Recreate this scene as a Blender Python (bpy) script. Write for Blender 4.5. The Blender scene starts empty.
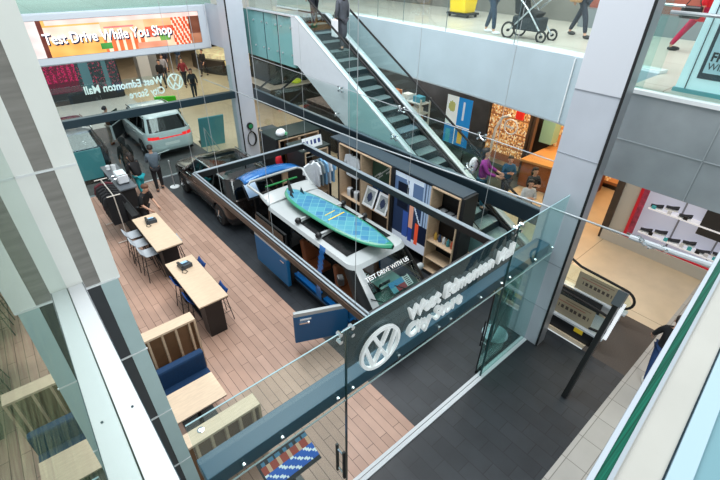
import bpy, bmesh, math, random
from mathutils import Vector, Matrix
R = random.Random(7)
PI = math.pi
COL = bpy.context.scene.collection
# ------------------------------------------------------------------ camera
def setup_camera():
    yaw, pit, rol, F = math.radians(48.886), math.radians(33.822), math.radians(1.001), 428.7
    f = Vector((math.cos(pit)*math.cos(yaw), math.cos(pit)*math.sin(yaw), -math.sin(pit)))
    r = Vector((math.sin(yaw), -math.cos(yaw), 0)); u = r.cross(f)
    c, s = math.cos(rol), math.sin(rol)
    r2 = r*c + u*s; u2 = u*c - r*s
    cd = bpy.data.cameras.new('camera'); co = bpy.data.objects.new('camera', cd); COL.objects.link(co)
    cd.sensor_width = 36; cd.lens = F*36/720; cd.clip_start = 0.01; cd.clip_end = 200
    M = Matrix((r2, u2, -f)).transposed().to_4x4(); M.translation = Vector((0, 0, 7.4))
    co.matrix_world = M
    bpy.context.scene.camera = co
setup_camera()
# ------------------------------------------------------------------ materials
def srgb(c):
    return tuple(((v/255)/12.92 if v/255 <= .04045 else ((v/255+.055)/1.055)**2.4) for v in c)
MC = {}
def mat(name, c, rough=.5, metal=0, noise=0, scale=6, emit=0, bump=0, spec=.5, stretch=None, coat=0):
    if name in MC: return MC[name]
    m = bpy.data.materials.new(name); m.use_nodes = True; nt = m.node_tree
    b = nt.nodes['Principled BSDF']; col = srgb(c)+(1,)
    b.inputs['Base Color'].default_value = col; b.inputs['Roughness'].default_value = rough
    b.inputs['Metallic'].default_value = metal; b.inputs['Specular IOR Level'].default_value = spec
    b.inputs['Coat Weight'].default_value = coat
    if emit:
        b.inputs['Emission Color'].default_value = col; b.inputs['Emission Strength'].default_value = emit
    if noise or bump:
        tc = nt.nodes.new('ShaderNodeTexCoord'); mp = nt.nodes.new('ShaderNodeMapping')
        nt.links.new(tc.outputs['Object'], mp.inputs[0])
        if stretch: mp.inputs['Scale'].default_value = stretch
        n = nt.nodes.new('ShaderNodeTexNoise'); n.inputs['Scale'].default_value = scale; n.inputs['Detail'].default_value = 4
        nt.links.new(mp.outputs[0], n.inputs['Vector'])
        if noise:
            mx = nt.nodes.new('ShaderNodeMix'); mx.data_type = 'RGBA'
            mx.inputs[6].default_value = tuple(v*(1-noise) for v in col[:3])+(1,)
            mx.inputs[7].default_value = tuple(min(1, v*(1+noise)) for v in col[:3])+(1,)
            rp = nt.nodes.new('ShaderNodeMapRange'); rp.inputs[1].default_value = .3; rp.inputs[2].default_value = .7
            nt.links.new(n.outputs[0], rp.inputs[0]); nt.links.new(rp.outputs[0], mx.inputs[0])
            nt.links.new(mx.outputs[2], b.inputs['Base Color'])
        if bump:
            bp = nt.nodes.new('ShaderNodeBump'); bp.inputs['Strength'].default_value = bump; bp.inputs['Distance'].default_value = .02
            nt.links.new(n.outputs[0], bp.inputs['Height']); nt.links.new(bp.outputs[0], b.inputs['Normal'])
    MC[name] = m; return m
def tiles(name, c1, c2, cm, w, h, rough=.5, rot=0, off=.5, mortar=.012, noise=.15, spec=.5, spec_noise=0):
    m = bpy.data.materials.new(name); m.use_nodes = True; nt = m.node_tree; b = nt.nodes['Principled BSDF']
    tc = nt.nodes.new('ShaderNodeTexCoord'); mp = nt.nodes.new('ShaderNodeMapping')
    mp.inputs['Rotation'].default_value = (0, 0, rot)
    nt.links.new(tc.outputs['Object'], mp.inputs[0])
    br = nt.nodes.new('ShaderNodeTexBrick'); nt.links.new(mp.outputs[0], br.inputs[0])
    br.inputs['Scale'].default_value = 1; br.inputs['Brick Width'].default_value = w; br.inputs['Row Height'].default_value = h
    br.inputs['Mortar Size'].default_value = mortar; br.inputs['Mortar Smooth'].default_value = .2; br.offset = off
    br.inputs['Color1'].default_value = srgb(c1)+(1,); br.inputs['Color2'].default_value = srgb(c2)+(1,); br.inputs['Mortar'].default_value = srgb(cm)+(1,)
    n = nt.nodes.new('ShaderNodeTexNoise'); n.inputs['Scale'].default_value = 2.2; n.inputs['Detail'].default_value = 6
    nt.links.new(tc.outputs['Object'], n.inputs['Vector'])
    mr = nt.nodes.new('ShaderNodeMapRange'); mr.inputs[1].default_value = .25; mr.inputs[2].default_value = .75; mr.inputs[3].default_value = 1-noise; mr.inputs[4].default_value = 1+noise
    nt.links.new(n.outputs[0], mr.inputs[0])
    mx = nt.nodes.new('ShaderNodeMix'); mx.data_type = 'RGBA'; mx.blend_type = 'MULTIPLY'; mx.inputs[0].default_value = 1
    nt.links.new(br.outputs[0], mx.inputs[6]); nt.links.new(mr.outputs[0], mx.inputs[7]); nt.links.new(mx.outputs[2], b.inputs['Base Color'])
    b.inputs['Roughness'].default_value = rough; b.inputs['Specular IOR Level'].default_value = spec
    MC[name] = m; return m
def glass(name, tint, f0=.04, body=None, cover=0, rough=.0):
    m = bpy.data.materials.new(name); m.use_nodes = True; nt = m.node_tree; nt.nodes.clear()
    o = nt.nodes.new('ShaderNodeOutputMaterial'); tr = nt.nodes.new('ShaderNodeBsdfTransparent'); gl = nt.nodes.new('ShaderNodeBsdfGlossy')
    tr.inputs[0].default_value = tint+(1,); gl.inputs['Roughness'].default_value = rough; gl.inputs[0].default_value = (.9, .97, .96, 1)
    lw = nt.nodes.new('ShaderNodeLayerWeight'); lw.inputs[0].default_value = .5
    p = nt.nodes.new('ShaderNodeMath'); p.operation = 'POWER'; p.inputs[1].default_value = 5
    q = nt.nodes.new('ShaderNodeMath'); q.operation = 'MULTIPLY_ADD'; q.inputs[1].default_value = 1-f0; q.inputs[2].default_value = f0
    nt.links.new(lw.outputs['Facing'], p.inputs[0]); nt.links.new(p.outputs[0], q.inputs[0])
    base = tr.outputs[0]
    if body:
        d = nt.nodes.new('ShaderNodeBsdfDiffuse'); d.inputs[0].default_value = srgb(body)+(1,)
        m2 = nt.nodes.new('ShaderNodeMixShader'); m2.inputs[0].default_value = cover
        nt.links.new(tr.outputs[0], m2.inputs[1]); nt.links.new(d.outputs[0], m2.inputs[2]); base = m2.outputs[0]
    mx = nt.nodes.new('ShaderNodeMixShader'); nt.links.new(q.outputs[0], mx.inputs[0]); nt.links.new(base, mx.inputs[1]); nt.links.new(gl.outputs[0], mx.inputs[2])
    nt.links.new(mx.outputs[0], o.inputs[0]); MC[name] = m; return m
def vcol(name, emit=0, rough=.5):
    if name in MC: return MC[name]
    m = bpy.data.materials.new(name); m.use_nodes = True; nt = m.node_tree; b = nt.nodes['Principled BSDF']
    a = nt.nodes.new('ShaderNodeAttribute'); a.attribute_name = 'print'
    nt.links.new(a.outputs[0], b.inputs['Base Color']); b.inputs['Roughness'].default_value = rough
    if emit:
        nt.links.new(a.outputs[0], b.inputs['Emission Color']); b.inputs['Emission Strength'].default_value = emit
    MC[name] = m; return m
G = glass('clear_glass', (.90, .965, .95)); GT = glass('teal_glass', (.80, .93, .91), body=(150, 215, 215), cover=.03)
GS = glass('smoked_glass', (.45, .53, .54), body=(60, 80, 84), cover=.55)
GF = glass('frosted_teal_glass', (.7, .9, .9), body=(150, 205, 205), cover=.55)
GD = glass('dark_car_glass', (.10, .13, .14), f0=.06, body=(10, 14, 15), cover=.3)
GW = glass('windscreen_glass', (.62, .74, .70), f0=.08)
white = mat('white_panel', (236, 240, 242), .4, noise=.03, scale=3)
palegrey = mat('pale_grey_cladding', (192, 198, 208), .38, noise=.04, scale=2)
fasc = mat('blue_grey_fascia_glass', (176, 192, 200), .25, noise=.05, scale=1.2)
fasc2 = mat('grey_fascia_glass', (156, 164, 168), .22, noise=.10, scale=1.6)
steel = mat('brushed_steel', (190, 196, 200), .35, .6)
chrome = mat('chrome', (220, 225, 228), .08, 1)
dsteel = mat('dark_teal_steel', (50, 70, 80), .3, .4)
black = mat('black_paint', (18, 20, 22), .35)
matt = mat('matt_black', (22, 23, 25), .7)
rubber = mat('rubber', (20, 20, 21), .75)
oak = mat('oak', (205, 178, 148), .5, noise=.12, scale=5, stretch=(1, 8, 8))
oakx = mat('oak_top', (212, 188, 160), .45, noise=.08, scale=5, stretch=(1.2, 9, 9))
navy = mat('navy_fabric', (4, 50, 88), .8, noise=.15, scale=40)
blue = mat('royal_blue_plastic', (8, 62, 128), .4)
vblue = mat('blue_car_paint', (0, 88, 138), .38, 0, coat=.15)
vblue2 = mat('bright_blue_car_paint', (20, 104, 176), .25, .2, coat=.6)
vwhite = mat('white_car_paint', (174, 180, 181), .3, coat=.4)
brownp = mat('brown_black_car_paint', (34, 29, 27), .22, .3, coat=.35)
lgrey = mat('light_grey_plastic', (172, 178, 184), .45)
tan = mat('tan_leather', (132, 76, 46), .5, noise=.1, scale=20)
# ------------------------------------------------------------------ objects
def put(o, label=None, cat=None, group=None, kind=None):
    if label: o['label'] = label
    if cat: o['category'] = cat
    if group: o['group'] = group
    if kind: o['kind'] = kind
    return o
def thing(name, loc, label, cat, group=None, rot=0):
    o = bpy.data.objects.new(name, None); COL.objects.link(o); o.location = loc; o.rotation_euler = (0, 0, rot); o.empty_display_size = .1
    return put(o, label, cat, group)
def copy_tree(o, parent=None):
    c = o.copy(); COL.objects.link(c); c.parent = parent
    for ch in list(o.children): copy_tree(ch, c)
    return c
def another(src, loc, label, rot=None, group=None, scale=None):
    c = copy_tree(src); c.location = loc; c['label'] = label
    if rot is not None: c.rotation_euler = (0, 0, rot)
    if group: c['group'] = group
    if scale: c.scale = scale
    return c
def link_mesh(name, me, parent=None, wc=True, keep=False):
    o = bpy.data.objects.new(name, me); COL.objects.link(o)
    if parent:
        o.parent = parent
        if wc:
            off = Vector(parent.location); p = parent.parent
            while p: off += Vector(p.location); p = p.parent
            me.transform(Matrix.Translation(-off))
    elif not keep and len(me.vertices):
        xs = [v.co.x for v in me.vertices]; ys = [v.co.y for v in me.vertices]; zs = [v.co.z for v in me.vertices]
        c = Vector(((min(xs)+max(xs))/2, (min(ys)+max(ys))/2, min(zs)))
        me.transform(Matrix.Translation(-c)); o.location = c
    return o
class MB:
    def __init__(s): s.b = bmesh.new(); s.M = Matrix.Identity(4); s.mi = 0
    def _t(s, vs, fs):
        bv = [s.b.verts.new(s.M @ Vector(v)) for v in vs]
        for f in fs:
            try: s.b.faces.new([bv[i] for i in f]).material_index = s.mi
            except ValueError: pass
        return s
    def box(s, x0, x1, y0, y1, z0, z1, m=None):
        vs = [(x, y, z) for x in (x0, x1) for y in (y0, y1) for z in (z0, z1)]
        if m is not None: vs = [m @ Vector(v) for v in vs]
        return s._t(vs, [(0, 1, 3, 2), (4, 6, 7, 5), (0, 4, 5, 1), (2, 3, 7, 6), (0, 2, 6, 4), (1, 5, 7, 3)])
    def bar(s, a, b, w, h=None, up=(0, 0, 1)):
        a, b = Vector(a), Vector(b); h = h or w; d = (b-a).normalized(); up = Vector(up)
        if abs(d.dot(up)) > .98: up = Vector((0, 1, 0))
        sx = d.cross(up).normalized()*w/2; sz = sx.normalized().cross(d).normalized()*h/2
        vs = [p+i*sx+j*sz for p in (a, b) for i in (-1, 1) for j in (-1, 1)]
        return s._t(vs, [(0, 1, 3, 2), (4, 6, 7, 5), (0, 4, 5, 1), (2, 3, 7, 6), (0, 2, 6, 4), (1, 5, 7, 3)])
    def tube(s, pts, r, n=8, closed=False, cap=True):
        pts = [Vector(p) for p in pts]; N = len(pts); rr = r if isinstance(r, (list, tuple)) else [r]*N
        vs = []; last = None
        for i, p in enumerate(pts):
            if closed: d = pts[(i+1) % N]-pts[i-1]
            else: d = pts[min(i+1, N-1)]-pts[max(i-1, 0)]
            d.normalize()
            if last is None:
                a = Vector((0, 0, 1)) if abs(d.z) < .9 else Vector((1, 0, 0)); x = d.cross(a).normalized()
            else:
                x = (last-d*last.dot(d)).normalized()
            last = x; y = d.cross(x)
            for k in range(n):
                t = 2*PI*k/n; vs.append(p+(x*math.cos(t)+y*math.sin(t))*rr[i])
        fs = []
        for i in range(N if closed else N-1):
            j = (i+1) % N
            for k in range(n): fs.append((i*n+k, i*n+(k+1) % n, j*n+(k+1) % n, j*n+k))
        if cap and not closed: fs += [tuple(range(n))[::-1], tuple((N-1)*n+k for k in range(n))]
        return s._t(vs, fs)
    def lathe(s, c, prof, n=20, axis='z'):
        vs = []
        for (r, h) in prof:
            for k in range(n):
                t = 2*PI*k/n; a, b = r*math.cos(t), r*math.sin(t)
                v = (a, b, h) if axis == 'z' else ((h, a, b) if axis == 'x' else (a, h, b))
                vs.append(Vector(c)+Vector(v))
        fs = []
        for i in range(len(prof)-1):
            for k in range(n): fs.append((i*n+k, i*n+(k+1) % n, (i+1)*n+(k+1) % n, (i+1)*n+k))
        fs += [tuple(range(n))[::-1], tuple((len(prof)-1)*n+k for k in range(n))]
        return s._t(vs, fs)
    def ball(s, c, r, n=12, m=8):
        r = r if isinstance(r, (list, tuple)) else (r, r, r); vs = []; 
        for i in range(m+1):
            p = PI*i/m
            for k in range(n):
                t = 2*PI*k/n; vs.append((c[0]+r[0]*math.sin(p)*math.cos(t), c[1]+r[1]*math.sin(p)*math.sin(t), c[2]+r[2]*math.cos(p)))
        fs = [(i*n+k, (i+1)*n+k, (i+1)*n+(k+1) % n, i*n+(k+1) % n) for i in range(m) for k in range(n)]
        return s._t(vs, fs)
    def prism(s, poly, lo, hi, axis='z'):
        n = len(poly)
        def f(p, h): return {'z': (p[0], p[1], h), 'x': (h, p[0], p[1]), 'y': (p[0], h, p[1])}[axis]
        vs = [f(p, lo) for p in poly]+[f(p, hi) for p in poly]
        return s._t(vs, [tuple(range(n))[::-1], tuple(range(n, 2*n))]+[(i, (i+1) % n, n+(i+1) % n, n+i) for i in range(n)])
    def grid(s, fn, nu, nv, closeu=False):
        vs = [fn(i/nu, j/nv) for j in range(nv+1) for i in range(nu+1)]
        return s._t(vs, [(j*(nu+1)+i, j*(nu+1)+i+1, (j+1)*(nu+1)+i+1, (j+1)*(nu+1)+i) for j in range(nv) for i in range(nu)])
    def build(s, name, m, parent=None, bevel=0, smooth=False, solid=0, keep=False, wc=True, sub=0):
        b = s.b
        if smooth or sub: bmesh.ops.remove_doubles(b, verts=b.verts, dist=1e-5)
        bmesh.ops.recalc_face_normals(b, faces=b.faces)
        me = bpy.data.meshes.new(name); b.to_mesh(me); b.free()
        for x in (m if isinstance(m, (list, tuple)) else [m]): me.materials.append(x)
        if smooth or sub:
            for p in me.polygons: p.use_smooth = True
            if smooth and not sub:
                try: me.set_sharp_from_angle(angle=math.radians(40))
                except Exception: pass
        o = link_mesh(name, me, parent, wc, keep)
        if solid:
            q = o.modifiers.new('s', 'SOLIDIFY'); q.thickness = solid; q.offset = 0
        if bevel:
            q = o.modifiers.new('b', 'BEVEL'); q.width = bevel; q.segments = 2; q.limit_method = 'ANGLE'
        if sub:
            q = o.modifiers.new('u', 'SUBSURF'); q.levels = sub; q.render_levels = sub
        return o
def B(x0, x1, y0, y1, z0, z1): return MB().box(x0, x1, y0, y1, z0, z1)
def islands(mb):
    b = mb.b; bmesh.ops.remove_doubles(b, verts=b.verts, dist=1e-5); seen = set(); out = []
    for f in b.faces:
        if f in seen: continue
        st = [f]; seen.add(f); cur = []
        while st:
            g = st.pop(); cur.append(g)
            for e in g.edges:
                for h in e.link_faces:
                    if h not in seen: seen.add(h); st.append(h)
        out.append([[v.co.copy() for v in g.verts] for g in cur])
    res = []
    for fs in out:
        n = MB()
        for q in fs: n._t(q, [tuple(range(len(q)))])
        res.append(n)
    b.free(); return res
def struct(name, mb, m, **k):
    return put(mb.build(name, m, keep=True, **k), kind='structure')
def text(name, s, size, loc, m, parent=None, rot=(PI/2, 0, 0), ext=.01, off=0, flipx=False, align='LEFT', shear=0, sx=1):
    cu = bpy.data.curves.new('t', 'FONT'); cu.body = s; cu.size = size; cu.extrude = ext; cu.offset = off; cu.align_x = align; cu.shear = shear; cu.resolution_u = 3
    to = bpy.data.objects.new('t', cu); COL.objects.link(to); bpy.context.view_layer.update()
    me = bpy.data.meshes.new_from_object(to.evaluated_get(bpy.context.evaluated_depsgraph_get()))
    bpy.data.objects.remove(to)
    me.name = name
    from mathutils import Euler
    M = Matrix.Translation(Vector(loc)) @ Euler(rot).to_matrix().to_4x4() @ Matrix.Diagonal((-sx if flipx else sx, 1, 1, 1))
    me.transform(M); me.materials.clear(); me.materials.append(m)
    return link_mesh(name, me, parent)
def picture(name, P0, U, V, nu, nv, fn, m, parent=None, thick=.02):
    """flat printed panel: P0 lower left corner, U and V edge vectors, fn(u,v) -> sRGB"""
    P0, U, V = Vector(P0), Vector(U), Vector(V); N = U.cross(V).normalized()
    vs = [P0+U*(i/nu)+V*(j/nv) for j in range(nv+1) for i in range(nu+1)]; n0 = len(vs)
    fs = [(j*(nu+1)+i, j*(nu+1)+i+1, (j+1)*(nu+1)+i+1, (j+1)*(nu+1)+i) for j in range(nv) for i in range(nu)]
    cols = [fn((i+.5)/nu, (j+.5)/nv) for j in range(nv) for i in range(nu)]
    c4 = [P0, P0+U, P0+U+V, P0+V]; vs += [c-N*thick for c in c4]; q = [0, nu, (nv+1)*(nu+1)-1, nv*(nu+1)]
    e = n0; sd = [(q[0], e, e+1, q[1]), (q[1], e+1, e+2, q[2]), (q[2], e+2, e+3, q[3]), (q[3], e+3, e, q[0]), (e+3, e+2, e+1, e)]
    fs += sd; cols += [(40, 40, 42)]*5
    me = bpy.data.meshes.new(name); me.from_pydata([tuple(v) for v in vs], [], fs)
    at = me.color_attributes.new('print', 'FLOAT_COLOR', 'CORNER')
    for p, c in zip(me.polygons, cols):
        cc = srgb([max(0, min(255, v)) for v in c])+(1,)
        for li in p.loop_indices: at.data[li].color = cc
    me.materials.append(m)
    return link_mesh(name, me, parent)
def emblem(name, c, r, m, parent=None, axis='y', d=.04):
    """ring with stacked V and W strokes, in the plane facing -y"""
    mb = MB(); n = 40; cx, cy, cz = c; y0, y1 = cy-d/2, cy+d/2
    vs = []; 
    for k in range(n):
        t = 2*PI*k/n
        for rr in (r, r*.87):
            for y in (y0, y1): vs.append((cx+rr*math.cos(t), y, cz+rr*math.sin(t)))
    fs = []
    for k in range(n):
        a = 4*k; b = 4*((k+1) % n); fs += [(a, b, b+2, a+2), (a+1, a+3, b+3, b+1), (a, a+1, b+1, b), (a+2, b+2, b+3, a+3)]
    mb._t(vs, fs)
    for line in ([(-.37, .80), (-.03, .10), (.03, .10), (.37, .80)], [(-.76, .46), (-.36, -.74), (0, -.06), (.36, -.74), (.76, .46)]):
        for p, q in zip(line[:-1], line[1:]):
            mb.bar((cx+p[0]*r, cy, cz+p[1]*r), (cx+q[0]*r, cy, cz+q[1]*r), d, r*.15, up=(q[1]-p[1], 0, -(q[0]-p[0])))
    return mb.build(name, m, parent)
WORLD = .66; EXPO = 0.0
# ================================================================== SETTING
wood = tiles('plank_floor', (186, 151, 132), (166, 132, 114), (100, 74, 60), 1.25, .165, .42, rot=PI/2, mortar=.006, noise=.1)
slate = tiles('slate_tile_floor', (47, 51, 56), (38, 42, 47), (30, 32, 36), .6, .3, .42, rot=PI/2, mortar=.008, noise=.22)
pale_t = tiles('pale_square_tile', (182, 178, 172), (174, 170, 164), (130, 126, 120), .62, .36, .35, off=0, mortar=.008, noise=.06)
beige = tiles('beige_stone_floor', (206, 188, 160), (200, 182, 154), (150, 134, 110), 3.5, 3.5, .35, off=0, mortar=.012, noise=.08)
greyc = mat('grey_hall_carpet', (98, 96, 98), .8, noise=.12, scale=5)
marble = mat('green_marble', (84, 96, 80), .3, noise=.5, scale=3.2)
l2floor = tiles('upper_stone_floor', (206, 202, 192), (196, 190, 178), (160, 150, 135), 2.2, 2.2, .3, off=0, noise=.06)
struct('floor', B(.1, 3.96, 2.78, 16.5, -.1, 0), wood)
struct('floor', B(3.96, 8.4, 2.78, 16.5, -.1, 0), slate)
struct('floor', B(-1, 8.25, .8, 2.78, -.1, 0), slate)
struct('floor', B(-1, 13.4, -3, .8, -.1, 0), pale_t)
struct('floor', B(8.25, 10.2, .8, 1.75, -.1, 0), mat('brown_mat', (84, 76, 70), .9, noise=.2, scale=60))
struct('floor', MB().box(10.2, 17.2, .8, 12, -.1, 0).box(8.4, 10.2, 1.75, 12, -.1, 0).box(8.4, 22, 12, 50, -.1, 0).box(6.6, 8.4, 17.6, 50, -.1, 0).box(7.7, 8.4, 16.5, 17.6, -.1, 0), beige)
struct('floor', MB().box(-4, 6.6, 16.5, 24, -.1, 0).box(6.6, 7.7, 16.5, 17.6, -.1, 0), greyc)
struct('floor', B(-4, 6.6, 24, 50, -.1, 0), mat('pale_hall_floor', (196, 198, 196), .4, noise=.05))
struct('floor', B(-5, -.12, .0, 16.5, -.12, -.02), marble)
# upper floor slabs
FC = [(10.62, 13.2), (10.55, 11.6), (10.45, 10.2), (10.25, 7.3), (9.95, 4.6), (9.7, 3.2), (9.62, 2.7)]
under = mat('soffit_white', (205, 205, 200), .6)
struct('floor', MB().prism(FC+[(8.42, 2.7), (8.42, -3), (24, -3), (24, 13.2)], 5.5, 5.6), l2floor)
struct('floor', MB().prism([(8.62, 13.2), (24, 13.2), (24, 50), (-4, 50), (-4, 18.8), (8.62, 18.8)], 5.5, 5.6), l2floor)
struct('ceiling', MB().prism(FC+[(8.42, 2.7), (8.42, -3), (24, -3), (24, 13.2)], 4.15, 4.2), under)
struct('ceiling', MB().prism([(8.62, 13.2), (24, 13.2), (24, 50), (-4, 50), (-4, 18.8), (8.62, 18.8)], 4.15, 4.2), under)
# fascias
def ribbon(path, z0, z1, t=.06):
    mb = MB()
    for a, b in zip(path[:-1], path[1:]):
        d = (Vector(b)-Vector(a)).normalized(); n = Vector((d.y, -d.x))*t
        mb.prism([a, b, (b[0]+n.x, b[1]+n.y), (a[0]+n.x, a[1]+n.y)], z0, z1)
    return mb
struct('wall_back', ribbon([(p[0]-.02, p[1]) for p in FC], 4.2, 5.62, -.05), fasc)
struct('trim_1', MB().box(10.33, 10.42, 7.29, 7.31, 4.2, 5.6).box(10.52, 10.57, 11.0, 11.02, 4.2, 5.6).box(9.86, 9.93, 4.4, 4.42, 4.2, 5.6), white)
struct('trim_2', ribbon([(p[0]+.03, p[1]) for p in FC], 5.6, 5.66, -.28), white)
struct('trim_3', ribbon([(p[0]-.03, p[1]) for p in FC], 4.16, 4.2, -.06), steel)
struct('wall_right', B(8.3, 8.42, -3, 2.75, 4.0, 5.56), fasc2)
struct('trim_4', MB().box(8.285, 8.3, 1.255, 1.27, 4.0, 5.52).box(8.285, 8.3, -3, 2.7, 4.72, 4.735), mat('joint_light', (170, 178, 182), .4))
struct('trim_5', B(8.24, 8.46, -3, 2.7, 5.52, 5.58), white)
struct('wall_far', B(-4, 7.92, 18.72, 18.8, 4.0, 5.6), white)
struct('wall_far_return', B(7.92, 8.0, 16.9, 18.72, 4.15, 5.66), palegrey)
# landing by the escalator head
struct('wall_landing', B(8.5, 8.6, 13.25, 18.7, 4.05, 5.6), GF)
struct('wall_landing_inner', B(8.62, 8.7, 13.3, 18.7, 4.1, 5.55), mat('pale_teal', (150, 200, 200), .5))
mb = MB()
for y in (13.4, 14.0, 14.35, 14.95, 15.3, 15.9): 
    for z in (4.45, 5.3): mb.lathe((8.48, y, z), [(.03, -.02), (.03, .03)], 8, 'x')
struct('trim_6', mb, steel)
struct('trim_7', MB().box(8.485, 8.5, 14.24, 14.26, 4.05, 5.6).box(8.485, 8.5, 15.14, 15.16, 4.05, 5.6), dsteel)
# upper level back walls, visible as a strip at the top of the view
struct('wall_upper_back', MB().box(15.6, 15.8, 7.0, 50, 5.6, 9.5), mat('upper_store_front', (120, 118, 112), .4, noise=.25, scale=.8))
struct('wall_upper_side', MB().box(15.2, 15.4, -3, 6.8, 6.1, 9.5), mat('brick_red', (150, 78, 62), .6, noise=.2, scale=2))
struct('wall_upper_plinth', MB().box(14.7, 15.4, -3, 6.8, 5.6, 6.1), mat('grey_plinth', (120, 126, 130), .5))
struct('wall_upper_far', B(-6, 16, 34, 34.2, 5.6, 9.5), mat('pale_teal_wall', (180, 205, 205), .5))
# lower level back walls
struct('wall_lower_back', MB().box(17.0, 17.2, 3.9, 60, 0, 4.1), mat('dark_store', (52, 46, 44), .5, noise=.3, scale=1))
struct('wall_lower_far', MB().box(-6, 22, 49, 49.2, 0, 4.1), mat('far_hall', (150, 140, 128), .6, noise=.3, scale=.5))
# ---------------------------------------------------------------- pillars
struct('wall_pillar_right', B(7.56, 7.84, 2.5, 3.25, 0, 8.6), palegrey)
struct('trim_8', MB().box(7.545, 7.57, 2.46, 2.5, 0, 8.6), matt)
struct('trim_9', MB().box(7.57, 7.86, 2.46, 2.5, 0, 8.6), mat('grey_anodised', (150, 154, 158), .35, .5))
mb = MB()
for z in (1.05, 2.2, 3.35, 4.45, 5.55, 6.62): mb.box(7.552, 7.562, 2.5, 3.25, z, z+.012)
struct('trim_10', mb, mat('joint_dark', (150, 156, 166), .5))
struct('wall_pillar_upper', B(7.548, 7.56, 2.5, 3.25, 5.57, 8.6), mat('lighter_cladding', (212, 216, 224), .4))
struct('floor_shop', B(10.4, 15.6, 7.3, 12.2, 0, .012), mat('dark_shop_floor', (62, 76, 80), .3, noise=.2, scale=2))
struct('wall_pillar_far', B(7.6, 8.28, 16.2, 16.86, 0, 8.8), palegrey)
struct('trim_11', MB().box(7.58, 7.62, 16.18, 16.22, 0, 8.8), matt)
# left clad column, mirrored in the polished glass partition beside it
wpan = mat('column_white_panel', (232, 236, 233), .4, noise=.02)
gwood = mat('column_grey_wood', (132, 130, 126), .5, noise=.16, scale=3.5, stretch=(1, 1, 9))
struct('wall_column', MB().box(-.034, .058, 2.80, 3.2, 5.53, 9.2).box(.15, .268, 2.80, 3.2, 5.53, 9.2), wpan)
struct('wall_column_inset', B(.058, .15, 2.805, 3.2, 5.53, 9.2), gwood)
tpan = mat('column_teal_panel', (172, 196, 198), .35, noise=.03); dpan = mat('column_dark_panel', (52, 56, 60), .4, noise=.08)
def lean(x0, x1, y0, y1, z0, z1, d):
    return MB()._t([(x0+d, y0, z0), (x1+d*1.15, y0, z0), (x1+d*1.15, y1, z0), (x0+d, y1, z0), (x0, y0, z1), (x1, y0, z1), (x1, y1, z1), (x0, y1, z1)],
                   [(0, 3, 2, 1), (4, 5, 6, 7), (0, 1, 5, 4), (1, 2, 6, 5), (2, 3, 7, 6), (3, 0, 4, 7)])
struct('wall_column_lower', lean(.142, .252, 2.80, 3.2, 0, 5.53, .08), tpan)
struct('wall_column_lower_inset', lean(-.03, .142, 2.805, 3.2, 0, 5.53, .08), dpan)
mb = MB()
for z in (6.36, 5.53): mb.box(-.03, .262, 2.793, 2.81, z, z+.012)
for z in (4.82, 4.04, 3.27, 2.5, 1.7): mb.box(.045, .262+.03*(5.5-z)/2.7, 2.793, 2.805, z, z+.009)
struct('trim_12', mb, mat('pale_joint', (225, 230, 232), .4))
def polished(name):
    m = bpy.data.materials.new(name); m.use_nodes = True; nt = m.node_tree; nt.nodes.clear()
    o = nt.nodes.new('ShaderNodeOutputMaterial'); d = nt.nodes.new('ShaderNodeBsdfDiffuse'); gl = nt.nodes.new('ShaderNodeBsdfGlossy'); gl.inputs['Roughness'].default_value = .0; gl.inputs[0].default_value = (.84, .93, .90, 1)
    tc = nt.nodes.new('ShaderNodeTexCoord'); n = nt.nodes.new('ShaderNodeTexNoise'); n.inputs['Scale'].default_value = 34; n.inputs['Detail'].default_value = 8; n.inputs['Roughness'].default_value = .65
    mp = nt.nodes.new('ShaderNodeMapping'); mp.inputs['Scale'].default_value = (1, .35, 4.5); nt.links.new(tc.outputs['Object'], mp.inputs[0]); nt.links.new(mp.outputs[0], n.inputs['Vector']); r = nt.nodes.new('ShaderNodeValToRGB'); e = r.color_ramp.elements
    e[0].position = .36; e[0].color = srgb((26, 52, 44))+(1,); e[1].position = .68; e[1].color = srgb((128, 140, 108))+(1,)
    nt.links.new(n.outputs[0], r.inputs[0]); nt.links.new(r.outputs[0], d.inputs[0])
    lw_ = nt.nodes.new('ShaderNodeLayerWeight'); lw_.inputs[0].default_value = .5; p = nt.nodes.new('ShaderNodeMath'); p.operation = 'POWER'; p.inputs[1].default_value = 5.0
    q = nt.nodes.new('ShaderNodeMath'); q.operation = 'MULTIPLY_ADD'; q.inputs[1].default_value = .94; q.inputs[2].default_value = .06
    nt.links.new(lw_.outputs['Facing'], p.inputs[0]); nt.links.new(p.outputs[0], q.inputs[0])
    mx = nt.nodes.new('ShaderNodeMixShader'); nt.links.new(q.outputs[0], mx.inputs[0]); nt.links.new(d.outputs[0], mx.inputs[1]); nt.links.new(gl.outputs[0], mx.inputs[2]); nt.links.new(mx.outputs[0], o.inputs[0]); return m
GM = polished('polished_green_stone')
struct('wall_left', MB().prism([(-.034-.017*2.8, .0), (-.034, 2.80), (-.16, 2.80), (-.16, 0)], 0, 9.2), GM)
# white ledge below the partition with bolts
L = thing('handrail_ledge', (.0, 1.5, 5.45), 'long white metal ledge beside the polished stone wall at left, running to the striped column', 'ledge')
MB().prism([(-.076, .15), (.050, .15), (.058, 2.79), (-.033, 2.79)], 5.5, 5.6).build('ledge', mat('bright_white_metal', (222, 226, 230), .3), L, bevel=.004)
MB().lathe((.012, 1.63, 5.6), [(.006, 0), (.006, .004)], 10).build('bolt', dsteel, L)
MB().box(.052, .0555, .15, 2.79, 5.6, 5.601).build('seam', dsteel, L)
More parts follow.
